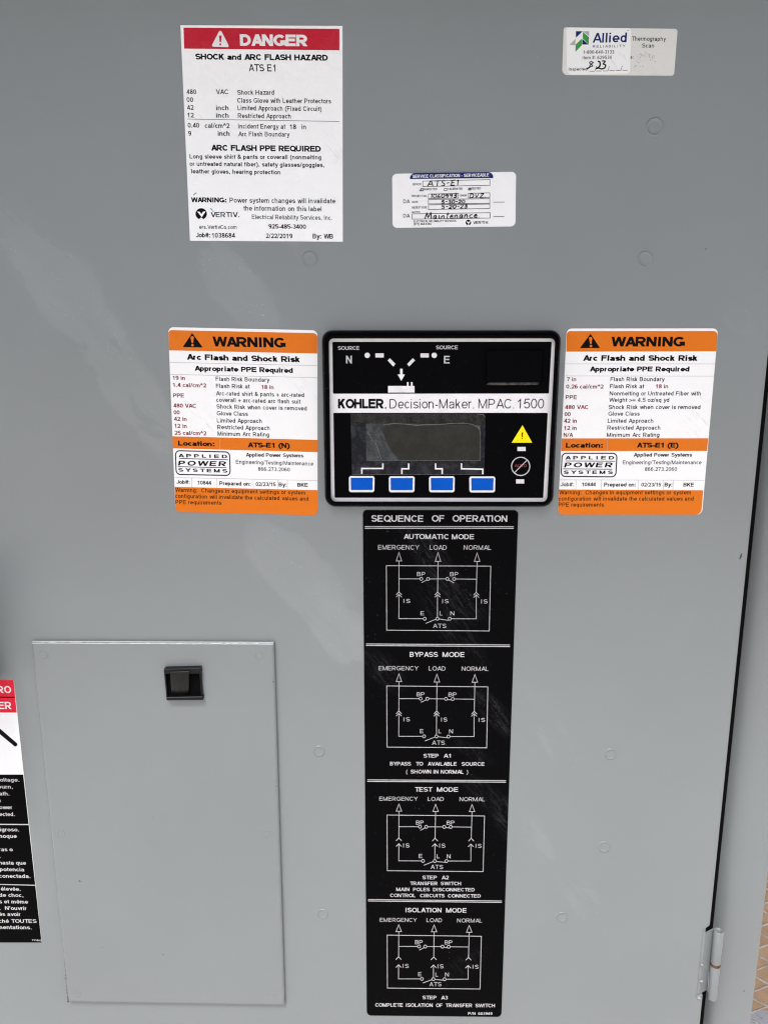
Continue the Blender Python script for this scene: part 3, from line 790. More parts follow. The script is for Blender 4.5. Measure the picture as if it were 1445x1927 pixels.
# hinge at the lower right: notched-in leaf, curled knuckle, rusty joint, weld beads
hinge = thing('hinge', None, None, (0, 0, 0)); hinge.parent = cab; hinge.location = at(1345, 1880) - origin(cab)
tag(hinge, 'grey painted barrel hinge with rust at its joint')
HK = -.0036                                          # knuckle axis stands this far in front of the door's face
zh = lambda x, y: (1245 + x / 5.895, 1600 + y / 5.895)
kt = at(*zh(632, 892), HK); kb = at(*zh(548, 1640), HK); KX = (kt.x + kb.x) / 2 ; KR = .0041
b = B()
def tube(b, z0, z1, r0, r1, n_=28, capb=True):
    vs = []
    for z_, r in ((z1, r0 - .0014), (z1 - .0004, r0 - .0012)): pass
    prof = [(z1 - .006, r0 - .0016), (z1, r0 - .0015), (z1 + .0002, r0 - .0008), (z1, r0 - .0002), (z1 - .0006, r0), (z0 + .0006, r1), (z0, r1 - .0003), (z0, r1 - .002)]
    for z_, r in prof:
        vs += [Vector((KX + r * math.cos(2 * math.pi * i / n_), -HK + r * math.sin(2 * math.pi * i / n_), z_)) for i in range(n_)]
    fs = [(k * n_ + i, k * n_ + (i + 1) % n_, (k + 1) * n_ + (i + 1) % n_, (k + 1) * n_ + i) for k in range(len(prof) - 1) for i in range(n_)]
    b.add(vs, fs, True)
    b.add([Vector((KX, -HK, z1 - .006))] + vs[:n_], [(0, 1 + i, 1 + (i + 1) % n_) for i in range(n_)])
zj = at(*zh(585, 1296), HK + KR).z
tube(b, zj + .0006, kt.z, KR, KR)
tube(b, kb.z, zj - .0010, KR, KR)
b.build('knuckle', M['body'], hinge)
b = B(); tube(b, zj - .0022, zj + .0012, KR - .0003, KR + .00012); b.build('rusty_joint', M['rust'], hinge)
# leaf: from behind the notch edge out to the knuckle, rolling into it
b = B(); prof = [(nleft - .004, .0045), (nleft + .0015, .0042), (KX - KR * 1.25, .0020), (KX - KR * .75, -.0030), (KX - KR * .2, -HK - .0038)]
prof = [(nleft - .0035, .0010), (nleft + .0012, .0012), (KX - KR * .55, -HK + KR * .80), (KX + KR * .1, -HK + KR * 1.0)]
zt, zb = ntop - .0006, nbot + .0004
for (xa, ya), (xb, yb) in zip(prof[:-1], prof[1:]):
    zt = ntop - .0006 if xa < nleft else kt.z - .0012
    d = Vector((xb - xa, yb - ya, 0)).normalized(); nn = Vector((-d.y, d.x, 0)) * .0012
    vs = [Vector((x_, y_, z_)) + o_ for z_ in (zb, zt) for (x_, y_) in ((xa, ya), (xb, yb)) for o_ in (Vector(), nn)]
    b.add(vs, [(0, 1, 3, 2), (4, 6, 7, 5), (0, 2, 6, 4), (1, 5, 7, 3), (0, 4, 5, 1), (2, 3, 7, 6)])
b.build('leaf', M['body'], hinge)
b = B()
def bead(b, x, y, rx, rz, h=.0):
    c_ = at(*zh(x, y), h); n_ = 10
    for lat in range(5):
        pass
    vs = []; 
    for la in range(1, 5):
        a = math.pi / 2 * la / 5
        vs += [Vector((c_.x + rx * math.cos(a) * math.cos(2 * math.pi * i / n_), -h - .0016 * math.sin(a), c_.z + rz * math.cos(a) * math.sin(2 * math.pi * i / n_) * random.uniform(.8, 1.2))) for i in range(n_)]
    vs.append(Vector((c_.x, -h - .0017, c_.z)))
    fs = [(k * n_ + i, k * n_ + (i + 1) % n_, (k + 1) * n_ + (i + 1) % n_, (k + 1) * n_ + i) for k in range(3) for i in range(n_)]
    fs += [(3 * n_ + i, 3 * n_ + (i + 1) % n_, len(vs) - 1) for i in range(n_)]
    b.add(vs, fs, True)
bead(b, 440, 1266, .0013, .0010); bead(b, 432, 1448, .0016, .0010); bead(b, 412, 1636, .0022, .0015)
b.build('weld_bead', M['bead'], hinge)
b = B(); b.h = HK + KR * .75
b.z = (1245, 1600, 5.895)
b.line([(512, 1350), (520, 1390), (508, 1430), (514, 1480), (505, 1540), (512, 1580)], 5); b.build('paint_run', M['bead'], hinge)

# unseen black handle added left of the view to darken the door there
hd = thing('added_shade_handle', None, None, (0, 0, 0)); hd.parent = cab
tag(hd, 'unseen black handle added to darken the left part of the door')
hp = at(-80, 1120); hd.location = hp - origin(cab)
b = B(); box(b, hp.x - .030, hp.x + .024, -.012, -.0002, hp.z - .07, hp.z + .05); b.build('shade_handle_plate', M['latch'], hd)
b = B(); box(b, hp.x - .014, hp.x + .016, -.048, -.012, hp.z - .012, hp.z + .018); box(b, hp.x - .012, hp.x + .020, -.062, -.0482, hp.z - .085, hp.z + .02); b.build('shade_handle_bar', M['latch'], hd)

# ------------------------------------------------------------------ stickers
def vertiv_mark(b, bw, c, r):
    """round badge with a pale pointed V"""
    b.disc(c, r)
    x, y = c
    bw.poly([(x - r * .72, y - r * .42), (x - r * .25, y - r * .36), (x + r * .02, y + r * .05), (x + r * .32, y - r * .40), (x + r * .78, y - r * .44), (x + r * .10, y + r * .58)])
    bw.poly([(x - r * .95, y + r * .95), (x - r * .45, y + r * .98), (x, y + r * .62), (x + r * .45, y + r * .98), (x + r * .95, y + r * .95), (x, y + r * 1.08)])


def danger_sticker():
    A, D = (320, 30, 360), (320, 240, 360)
    cs = zp(A, [(80, 70), (1303, 75)]) + zp(D, [(1305, 862), (152, 855)])
    t = thing('danger_sticker', 'large white shock and arc flash sticker headed by one dark red DANGER band', 'sticker', base_of(*cs))
    b = B(); b.slab(cs, 0, T_SHEET); b.build('label_sheet', M['white_danger'], t)
    b = B(h=T_INK).zoom(*A); b.poly([(103, 88), (1280, 98), (1280, 260), (108, 247)]); b.build('header_band', M['red'], t)
    b = B(h=T_INK + .00005).zoom(*A)
    b.poly([(372, 116), (380, 111), (389, 116), (442, 218), (444, 230), (436, 236), (326, 232), (318, 226), (321, 214)])
    tri = b.build('warning_triangle', M['whiteink'], t)
    b = B(h=T_INK + .0001).zoom(*A); b.poly([(371, 148), (391, 148), (387, 197), (376, 197)]); b.disc((381, 214), 8, 14); b.build('exclamation_mark', M['red'], tri)
    b = B(h=T_INK + .00005).zoom(*A); b.text('DANGER', (530, 225), (1040, 229), 87, .048); b.build('header_lettering', M['whiteink'], t)
    b = B(h=T_INK).zoom(*A)
    X = b.text
    X('SHOCK and ARC FLASH HAZARD', (193, 329), (1193, 338), 45, HEAVY)
    X('ATS E1', (597, 417), (797, 420), 54)
    for a in (('480', (127, 590), (200, 591)), ('VAC', (349, 590), (441, 591)), ('Shock Hazard', (510, 595), (787, 595)),
              ('00', (128, 650), (177, 650)), ('Class Glove with Leather Protectors', (510, 655), (1217, 661)),
              ('42', (131, 709), (180, 709)), ('Limited Approach (Fixed Circuit)', (512, 712), (1145, 720)),
              ('12', (133, 767), (182, 767)), ('Restricted Approach', (514, 771), (913, 775)),
              ('Incident Energy at', (516, 850), (872, 853)), ('in', (995, 855), (1028, 855))):
        X(*a, 36, .003)
    for a in (('inch', (350, 711), (443, 711)), ('inch', (350, 768), (445, 769)), ('0.40', (136, 843), (223, 844)), ('cal/cm^2', (265, 845), (451, 847)), ('18', (905, 855), (954, 855))):
        X(*a, 36, .012)
    b.line([(130, 779), (1280, 797)], 3.5)
    b.zoom(*D)
    X('9', (140, 62), (162, 62), 36, .012); X('inch', (363, 62), (452, 63), 36, BOLD); X('Arc Flash Boundary', (518, 66), (905, 69), 36)
    X('ARC FLASH PPE REQUIRED', (313, 174), (1140, 183), 44, .044)
    X('Long sleeve shirt & pants or coverall (nonmelting', (150, 234), (1142, 241), 33, SEMI)
    X('or untreated natural fiber), safety glasses/goggles,', (150, 289), (1165, 299), 33, SEMI)
    X('leather gloves, hearing protection', (163, 346), (835, 354), 33, SEMI)
    X('WARNING:', (162, 564), (428, 566), 37, HEAVY); X('Power system changes will invalidate', (452, 567), (1250, 573), 37)
    X('the information on this label', (557, 627), (1145, 633), 37)
    X('Electrical Reliability Services, Inc.', (620, 691), (1224, 698), 34, -.004)
    X('ers.VertivCo.com', (223, 766), (505, 768), 31, -.004); X('925-485-3400', (745, 763), (1028, 765), 33, BOLD)
    X('Job#:', (197, 829), (305, 830), 35, BOLD); X('1038684', (318, 832), (493, 832), 35, SEMI)
    X('2/22/2019', (725, 835), (925, 837), 35, SEMI); X('By: WB', (1078, 838), (1232, 840), 36, BOLD)
    b.build('lettering', M['black'], t)
    b = B(h=T_INK).zoom(*D); bw = B(h=T_INK + .00008).zoom(*D)
    vertiv_mark(b, bw, (237, 652), 43); b.text('VERTIV.', (310, 677), (525, 677), 38, .014)
    lg = b.build('logo', M['black'], t); bw.build('logo_mark', M['white_danger'], lg)
    b = B(h=T_INK).zoom(*D); b.line([(178, 512), (188, 500), (200, 493)], 9); b.line([(308, 608), (318, 622), (330, 640)], 8)
    b.build('ink_smudge', simple('teal_smudge', (.18, .36, .45), .5, vary=.5, scale=600), t)


def scan_stickers():
    A = (1040, 30, 260)
    cs = [(112, 117), (1303, 135), (1265, 625), (95, 617)]
    t = thing('thermography_sticker', 'aged off-white thermography scan sticker partly covered by a newer white inspection sticker', 'sticker', base_of(*zp(A, cs)))
    b = B().zoom(*A); b.slab(rounded(cs, (25, 30, 30, 60)), 0, T_SHEET); b.build('label_sheet', M['white_old'], t)
    b = B(h=T_INK).zoom(*A)
    b.text('Thermography', (822, 259), (1180, 262), 45, -.002); b.text('Scan', (930, 331), (1055, 331), 43, -.002); b.text('e:', (805, 448), (838, 448), 36)
    b.build('lettering', M['black'], t)
    b = B(h=T_INK).zoom(*A)
    for l in ([(895, 400), (925, 402), (912, 440)], [(998, 405), (1020, 402)], [(1005, 405), (1012, 440)], [(1036, 445), (1040, 408)], [(1052, 445), (1060, 410)], [(848, 540), (862, 518), (880, 528)], [(902, 528), (912, 532)], [(935, 520), (945, 530)]):
        b.line(l, 7)
    for c_ in ((1016, 463), (1070, 476), (897, 484), (948, 415)): b.disc(c_, 6, 10)
    b.build('faded_writing', M['greyink'], t)
    # the newer sticker on top
    cs = [(135, 121), (817, 128), (806, 603), (148, 612)]
    h = T_SHEET
    t = thing('inspection_sticker', 'white inspection sticker with a blue and green arrow logo and marker date', 'sticker', base_of(*zp(A, cs)))
    b = B().zoom(*A); b.slab(rounded(cs, (30, 35, 35, 45)), h + .00004, h + .0004); b.build('label_sheet', M['white'], t)
    h = h + .00045
    lg = B(h=h).zoom(*A)
    lg.poly([(240, 160), (310, 160), (240, 228)]); lg.poly([(307, 240), (372, 299), (305, 299)])
    logo = lg.build('logo', M['navy'], t)
    g = B(h=h).zoom(*A); g.poly([(313, 168), (376, 222), (373, 299), (312, 236)]); g.poly([(236, 300), (303, 238), (302, 306), (235, 376)]); g.build('logo_green', M['green'], logo)
    g = B(h=h).zoom(*A); g.poly([(311, 160), (378, 160), (376, 214)]); g.poly([(172, 304), (236, 240), (233, 304)]); g.build('logo_grey', M['greyink'], logo)
    b = B(h=h).zoom(*A); b.text('Allied', (413, 280), (768, 275), 102, .004); b.text('RELIABILITY', (415, 332), (755, 327), 27, -.004, 1.5); b.line([(778, 150), (795, 151)], 6); b.build('title_lettering', M['navy'], t)
    b = B(h=h).zoom(*A)
    b.text('1-800-640-3133', (316, 395), (638, 393), 35, -.002); b.text('Item #: 629534', (308, 453), (612, 450), 35, -.004); b.text('Inspected:', (163, 572), (367, 570), 32)
    for x0, x1, y in ((385, 436, 579), (452, 506, 577), (520, 573, 576), (588, 643, 573), (657, 710, 570), (725, 779, 569)): b.line([(x0, y), (x1, y - 1)], 5)
    for x0, y in ((438, 576), (573, 575), (708, 571)): b.line([(x0, y), (x0 + 16, y - 50)], 4.5)
    b.build('lettering', M['black'], t)
    b = B(h=h + .00005).zoom(*A)
    for l, w_ in (([(424, 492), (400, 477), (381, 490), (402, 508), (414, 522), (398, 532), (384, 522), (404, 500), (424, 486)], 10), ([(392, 528), (372, 544), (352, 556)], 15),
                  ([(468, 474), (490, 484), (488, 525), (450, 553)], 16), ([(448, 553), (475, 545), (500, 552)], 15),
                  ([(512, 470), (545, 474), (522, 502)], 13), ([(522, 502), (550, 515), (538, 545), (498, 556)], 15)):
        b.line(smoothed([Vector(p) for p in l]), w_)
    b.build('marker_date', M['pen'], t)


def service_stickers():
    A = (720, 310, 270)
    cs = [(95, 91), (1342, 70), (1335, 621), (99, 636)]
    t = thing('blank_sticker', 'wide white rounded sticker mostly hidden under a service classification sticker', 'sticker', base_of(*zp(A, cs)))
    b = B().zoom(*A); b.slab(rounded(cs, 48), 0, T_SHEET); b.build('label_sheet', M['white'], t)
    b = B(h=T_INK).zoom(*A)
    b.text('DA', (207, 388), (273, 388), 38, .004); b.text('DA', (207, 532), (273, 532), 38, .004); b.build('lettering', M['black'], t)
    for l in ([(1113, 377), (1225, 376)], [(1112, 524), (1223, 522)]): b = B(h=T_INK).zoom(*A); b.line(l, 6); b.build('rule_line', M['black'], t)
    cs = [(273, 84), (1111, 74), (1110, 622), (276, 633)]; h = T_SHEET
    t = thing('service_sticker', 'small white service classification sticker with navy header and handwritten entries', 'sticker', base_of(*zp(A, cs)))
    b = B().zoom(*A); b.slab(rounded(cs, (55, 50, 40, 40)), h + .00004, h + .0004); b.build('label_sheet', M['white'], t)
    h += .00045
    b = B(h=h).zoom(*A)
    rr = rounded([cs[0], cs[1], (1112, 135), (274, 144)], (55, 50, 0, 0)); b.poly(rr); b.build('header_band', M['navy'], t)
    b = B(h=h + .00005).zoom(*A); b.text('SERVICE CLASSIFICATION - SERVICEABLE', (300, 133), (1068, 118), 32, BOLD); b.build('header_lettering', M['whiteink'], t)
    b = B(h=h).zoom(*A); X = b.text
    X('DEVICE', (300, 208), (388, 206), 21, .024); X('INSPECTED', (412, 258), (548, 256), 22, .024); X('CALIBRATED', (652, 256), (803, 252), 22, .024); X('TESTED', (893, 251), (988, 248), 22, .024)
    X('PROJECT NO.', (293, 327), (447, 325), 22, .024); X('ENGR', (780, 320), (846, 318), 20, .024); X('DATE', (295, 385), (355, 384), 20, .024)
    X('RETEST DUE', (295, 442), (443, 440), 21, .024); X('NOTES', (295, 487), (377, 485), 18, .024)
    X('ELECTRICAL RELIABILITY SERVICES', (310, 581), (740, 575), 21, BOLD); X('(877) 468-8384', (310, 608), (488, 605), 21, BOLD)
    for bx in ([(403, 165), (1078, 150), (1078, 207), (403, 220)], [(460, 295), (762, 290), (762, 335), (460, 340)], [(862, 288), (1077, 283), (1077, 330), (862, 335)],
               [(460, 350), (1077, 342), (1077, 388), (460, 394)], [(460, 404), (1077, 397), (1077, 441), (460, 451)], [(297, 495), (1080, 483), (1080, 537), (297, 548)],
               [(384, 240), (406, 239), (406, 262), (384, 263)], [(620, 238), (644, 237), (644, 260), (620, 261)], [(866, 234), (888, 233), (888, 255), (866, 256)]):
        b.line(bx, 5.5, True)
    b.build('lettering', M['black'], t)
    b = B(h=h).zoom(*A); bw = B(h=h + .00008).zoom(*A); vertiv_mark(b, bw, (862, 582), 28); b.text('VERTIV.', (908, 597), (1068, 594), 28, BOLD)
    lg = b.build('logo', M['black'], t); bw.build('logo_mark', M['white'], lg)
    b = B(h=h + .0002).zoom(*A)
    b.hand('ATS-E1', (452, 217), (770, 209), 52, 9); b.hand('1060993', (480, 336), (752, 332), 40, 8.5); b.hand('DVZ.', (874, 333), (1045, 328), 40, 8.5)
    b.hand('5-30-20', (590, 392), (832, 386), 34, 8.5); b.hand('5-20-23', (590, 443), (858, 438), 38, 8.5); b.hand('Maintenance.', (425, 545), (985, 536), 62, 9)
    b.line([(370, 262), (405, 262)], 8); b.line([(378, 255), (392, 240)], 6); b.line([(855, 248), (890, 240)], 8); b.line([(866, 240), (890, 252)], 6)
    b.build('handwriting', M['pen'], t)


def warning_sticker(d, label):
    Z1, Z2 = d['z']
    t = thing('warning_sticker', label, 'sticker', base_of(*zp(Z1, d['top']), *zp(Z2, d['bot'])), 'orange and white arc flash stickers')
    cs = zp(Z1, d['top']) + zp(Z2, d['bot'])
    b = B(); b.slab(rounded(cs, 10), 0, T_SHEET); b.build('label_sheet', M['white'], t)
    b = B(h=T_INK).zoom(*Z1)
    p = d['band1']; b.poly(rounded(p, (28, 36, 0, 0)))
    b.build('header_band', M['orange'], t)
    b = B(h=T_INK).zoom(*Z2); b.poly(d['band2']); b.build('location_band', M['orange'], t)
    b = B(h=T_INK).zoom(*Z2); b.poly(rounded(d['band3'], (0, 0, 44, 44))); b.build('footer_band', M['orange'], t)
    hh = T_INK + .00006
    b = B(h=hh).zoom(*Z1); ax, ay = d['tri'][0]; b.poly(d['tri'])
    tri = b.build('warning_triangle', M['black'], t)
    b = B(h=hh + .00006).zoom(*Z1)
    b.poly([(ax - 14, ay + 36), (ax - 8, ay + 28), (ax + 8, ay + 28), (ax + 15, ay + 36), (ax + 8, ay + 86), (ax - 4, ay + 86)]); b.disc((ax + 3, ay + 104), 11, 14)
    b.build('exclamation_mark', M['orange'], tri)
    b = B(h=hh)
    for zi, txt, p0, p1, cap, wt, tr in d['black']: b.zoom(*(Z1, Z2)[zi]); b.text(txt, p0, p1, cap, wt, tr)
    b.build('lettering', M['black'], t)
    for only in (True, False):
        b = B(h=hh)
        for zi, txt, p0, p1 in d['maroon']:
            if (txt == '18 in') == only: b.zoom(*(Z1, Z2)[zi]); b.text(txt, p0, p1, 34, .017)
        b.build('red_lettering', M['maroon'], t)
    b = B(h=hh).zoom(*Z2)
    for txt, p0, p1 in d['foot']: b.text(txt, p0, p1, 35, .001)
    b.build('footer_lettering', M['brown'], t)
    b = B(h=hh)
    for zi, l in d['rules']: b.zoom(*(Z1, Z2)[zi]); b.line(l, 3)
    b.build('table_rule', M['faint'], t)
    b = B(h=hh).zoom(*Z2); L = d['logo']
    rr = rounded(L['box'], 36); b.line(rr, 9, True)
    for l in L['lines']: b.line(l, 6)
    b.text('APPLIED', *L['t'][0], 29, .034, 1.9); b.text('POWER', *L['t'][1], 41, .030, 1.45, shear=.22); b.text('SYSTEMS', *L['t'][2], 29, .034, 1.8)
    b.build('logo', M['black'], t)


NL = dict(z=((300, 600, 320), (300, 790, 320)), top=[(76, 70), (1343, 97)], bot=[(1345, 812), (139, 783)],
          band1=[(78, 95), (1343, 122), (1341, 295), (84, 268)], band2=[(112, 140), (1344, 171), (1344, 275), (117, 243)],
          band3=[(132, 570), (1344, 598), (1345, 812), (139, 783)], tri=[(280, 120), (370, 243), (200, 240)],
          black=[(0, 'WARNING', (455, 234), (1075, 245), 84, .042, 1.0), (0, 'Arc Flash and Shock Risk', (236, 347), (1195, 369), 49, HEAVY, 1.0),
                 (0, 'Appropriate PPE Required', (302, 441), (1135, 460), 43, HEAVY, 1.0),
                 (0, 'Flash Risk Boundary', (481, 527), (938, 536), 36, 0, 1.0), (0, 'Flash Risk at', (483, 588), (768, 592), 36, 0, 1.0),
                 (0, 'Arc-rated shirt & pants + arc-rated', (484, 650), (1230, 665), 36, 0, 1.0), (0, 'coverall + arc-rated arc flash suit', (486, 705), (1200, 721), 36, 0, 1.0),
                 (0, 'Shock Risk when cover is removed', (488, 762), (1253, 779), 36, 0, 1.0), (0, 'Glove Class', (490, 820), (754, 825), 36, 0, 1.0),
                 (1, 'Limited Approach', (491, 23), (872, 28), 36, 0, 1.0), (1, 'Restricted Approach', (494, 79), (938, 88), 36, 0, 1.0), (1, 'Minimum Arc Rating', (497, 134), (933, 143), 36, 0, 1.0),
                 (1, 'Location:', (162, 219), (470, 226), 42, HEAVY, 1.0), (1, 'ATS-E1 (N)', (753, 234), (1110, 240), 42, HEAVY, 1.0),
                 (1, 'Applied Power Systems', (737, 312), (1225, 320), 32, BOLD, 1.0), (1, 'Engineering/Testing/Maintenance', (652, 373), (1308, 389), 33, -.006, 1.0), (1, '866.273.2060', (840, 433), (1110, 438), 31, -.004, 1.0),
                 (1, 'Job#:', (147, 543), (260, 546), 33, .012, 1.0), (1, '10844', (327, 549), (443, 552), 32, .014, 1.0), (1, 'Prepared on:', (513, 555), (776, 561), 33, BOLD, 1.0),
                 (1, '02/23/15', (820, 562), (990, 565), 32, .014, 1.0), (1, 'By:', (1016, 566), (1082, 568), 33, BOLD, 1.0), (1, 'BKE', (1173, 569), (1262, 570), 32, BOLD, 1.0)],
          maroon=[(0, '19 in', (115, 518), (220, 519)), (0, '1.4 cal/cm^2', (116, 578), (400, 583)), (0, '18 in', (868, 596), (972, 598)), (0, 'PPE', (119, 667), (212, 668)),
                  (0, '480 VAC', (121, 753), (314, 756)), (0, '00', (124, 811), (175, 812)), (1, '42 in', (126, 8), (234, 11)), (1, '12 in', (130, 68), (235, 70)), (1, '25 cal/cm^2', (131, 127), (402, 132))],
          foot=[('Warning:  Changes in equipment settings or system', (137, 612), (1240, 636)), ('configuration will invalidate the calculated values and', (137, 664), (1268, 688)), ('PPE requirements', (140, 716), (530, 722))],
          rules=[(0, [(90, 370), (1340, 398)]), (0, [(95, 472), (1340, 500)]), (1, [(514, 152), (517, 254)]), (1, [(131, 490), (1343, 517)]),
                 (1, [(275, 494), (278, 572)]), (1, [(490, 499), (492, 577)]), (1, [(798, 506), (800, 584)]), (1, [(1008, 510), (1010, 589)]), (1, [(1088, 512), (1089, 590)])],
          logo=dict(box=[(138, 262), (598, 274), (603, 473), (145, 464)], lines=[[(172, 328), (585, 340)], [(158, 398), (571, 408)]],
                    t=[((164, 318), (578, 327)), ((160, 388), (565, 394)), ((163, 440), (580, 449))]))
EL = dict(z=((1040, 600, 320), (1040, 790, 320)), top=[(117, 82), (1402, 81)], bot=[(1265, 806), (42, 806)],
          band1=[(118, 104), (1399, 103), (1385, 276), (112, 279)], band2=[(74, 158), (1318, 157), (1308, 265), (69, 266)],
          band3=[(53, 592), (1276, 599), (1258, 806), (42, 806)], tri=[(319, 127), (399, 248), (229, 248)],
          black=[(0, 'WARNING', (492, 235), (1118, 235), 83, .042, 1.0), (0, 'Arc Flash and Shock Risk', (255, 357), (1225, 357), 48, HEAVY, 1.0),
                 (0, 'Appropriate PPE Required', (312, 447), (1157, 447), 42, HEAVY, 1.0),
                 (0, 'Flash Risk Boundary', (487, 530), (948, 530), 35, 0, 1.0), (0, 'Flash Risk at', (483, 590), (772, 590), 35, 0, 1.0),
                 (0, 'Nonmelting or Untreated Fiber with', (479, 651), (1255, 651), 35, 0, 1.0), (0, 'Weight >= 4.5 oz/sq yd', (476, 706), (985, 706), 35, 0, 1.0),
                 (0, 'Shock Risk when cover is removed', (471, 767), (1250, 767), 35, 0, 1.0), (0, 'Glove Class', (469, 823), (735, 823), 35, 0, 1.0),
                 (1, 'Limited Approach', (464, 25), (850, 25), 35, 0, 1.0), (1, 'Restricted Approach', (460, 84), (910, 84), 35, 0, 1.0), (1, 'Minimum Arc Rating', (457, 145), (902, 145), 35, 0, 1.0),
                 (1, 'Location:', (108, 237), (423, 237), 42, HEAVY, 1.0), (1, 'ATS-E1 (E)', (712, 236), (1065, 236), 42, HEAVY, 1.0),
                 (1, 'Applied Power Systems', (685, 313), (1180, 313), 32, BOLD, 1.0), (1, 'Engineering/Testing/Maintenance', (591, 378), (1260, 378), 33, -.006, 1.0), (1, '866.273.2060', (779, 434), (1052, 434), 31, -.004, 1.0),
                 (1, 'Job#:', (63, 565), (177, 565), 33, .012, 1.0), (1, '10844', (245, 565), (362, 565), 32, .014, 1.0), (1, 'Prepared on:', (433, 567), (702, 567), 33, BOLD, 1.0),
                 (1, '02/23/15', (748, 567), (916, 567), 32, .014, 1.0), (1, 'By:', (946, 567), (1012, 567), 33, BOLD, 1.0), (1, 'BKE', (1106, 567), (1195, 567), 32, BOLD, 1.0)],
          maroon=[(0, '7 in', (117, 530), (196, 530)), (0, '0.26 cal/cm^2', (111, 592), (428, 592)), (0, '18 in', (870, 590), (977, 590)), (0, 'PPE', (107, 683), (202, 683)),
                  (0, '480 VAC', (101, 767), (298, 767)), (0, '00', (97, 827), (149, 827)), (1, '42 in', (92, 25), (202, 25)), (1, '12 in', (92, 86), (200, 86)), (1, 'N/A', (89, 145), (170, 145))],
          foot=[('Warning:  Changes in equipment settings or system', (50, 634), (1170, 634)), ('configuration will invalidate the calculated values and', (47, 687), (1192, 687)), ('PPE requirements', (46, 738), (433, 738))],
          rules=[(0, [(107, 383), (1372, 383)]), (0, [(105, 485), (1365, 487)]), (1, [(465, 160), (463, 264)]), (1, [(58, 510), (1285, 514)]),
                 (1, [(197, 513), (193, 590)]), (1, [(411, 513), (408, 591)]), (1, [(725, 513), (722, 593)]), (1, [(940, 514), (937, 594)]), (1, [(1022, 514), (1018, 595)])],
          logo=dict(box=[(78, 284), (544, 285), (533, 485), (69, 481)], lines=[[(108, 350), (526, 352)], [(86, 417), (503, 420)]],
                    t=[((104, 337), (518, 337)), ((94, 404), (500, 404)), ((92, 460), (508, 460))]))


def bilingual_sticker():
    A, D, E_ = (0, 1180, 260), (0, 1440, 130 * 1445 / 1392), (0, 1600, 130 * 1445 / 1318)
    # extends beyond the left of the view
    x0 = -250
    tr, br = zp(A, [(147, 553)])[0], zp(E_, [(805, 1760)])[0]
    cs = [(x0, tr[1] + 1), tr, br, (x0 + 80, br[1] - 4)]
    t = thing('trilingual_sticker', 'tall danger sticker with red header, white pictogram field and black Spanish and French text', 'sticker', base_of(*cs))
    b = B(); b.slab(rounded(cs, 1.5), 0, T_SHEET); b.build('label_sheet', M['white'], t)
    lx = lambda y: x0 + 80 * (y - tr[1]) / (br[1] - tr[1])
    Q = lambda pr, y0, y1, pr2: [(lx(y0), y0), (pr, y0), (pr2, y1), (lx(y1), y1)]
    b = B(h=T_INK); b.poly(Q(26.4, 1279.6, 1311, 29.2)); b.poly(Q(29.4, 1313, 1341, 32.3)); b.build('header_band', M['red2'], t)
    b = B(h=T_INK - .00002); b.poly(Q(29.2, 1311, 1313, 29.4)); b.poly(Q(44.5, 1457.6, br[1], br[0] - .3)); b.build('text_panel', M['blackgloss'], t)
    h = T_INK + .00006
    b = B(h=h).zoom(*A); b.text('PELIGRO', (-318, 690), (125, 690), 74, BOLD); b.text('DANGER', (-305, 858), (127, 858), 76, BOLD); b.build('header_lettering', M['whiteink'], t)
    b = B(h=h).zoom(*A); q = []
    for i in range(9): a = -math.pi / 2 + .72 + math.pi * i / 8; q.append((165 + 21 * math.cos(a), 1228 + 21 * math.sin(a)))
    b.poly([(-160, 920)] + q + [(-190, 960)]); b.build('pictogram', M['black'], t)
    b = B(h=h).zoom(*D); X = b.text
    for s_, xa, xb, y in (('voltage.', -55, 400, 332), ('burn,', -28, 268, 471), ('death.', -140, 200, 609), ('in', -22, 26, 747), ('power', -72, 258, 885), ('disconnected.', -395, 308, 1024),
                          ('peligroso.', -168, 395, 1333), ('choque', -68, 350, 1465), ('quemaduras o', -520, 268, 1733), ('muerte.', -360, 24, 1864)):
        X(s_, (xa, y - 2), (xb, y), 74, .012)
    b.line([(-300, 1190), (582, 1196)], 21)
    b.zoom(*E_)
    for s_, xa, xb, y in (('hasta que', -8, 508, 277), ('potencia', 8, 472, 403), ('desconectada.', -205, 590, 529), ('élevée.', 28, 403, 775), ('de choc,', -3, 455, 893), ('s et même', -5, 547, 1018),
                          ('.  N\'ouvrir', 5, 515, 1142), ('après avoir', -178, 400, 1256), ('débranché TOUTES', -395, 710, 1387), ('alimentations.', -165, 612, 1507)):
        X(s_, (xa, y - 6), (xb, y), 70, .010)
    b.line([(-300, 645), (677, 668)], 15); X('711841', (620, 1730), (787, 1737), 31, .006)
    b.build('lettering', M['silverink'], t)


danger_sticker(); scan_stickers(); service_stickers()
warning_sticker(NL, 'tilted orange WARNING sticker left of the controller reading ATS-E1 (N)')
warning_sticker(EL, 'level orange WARNING sticker right of the controller reading ATS-E1 (E)')
bilingual_sticker()


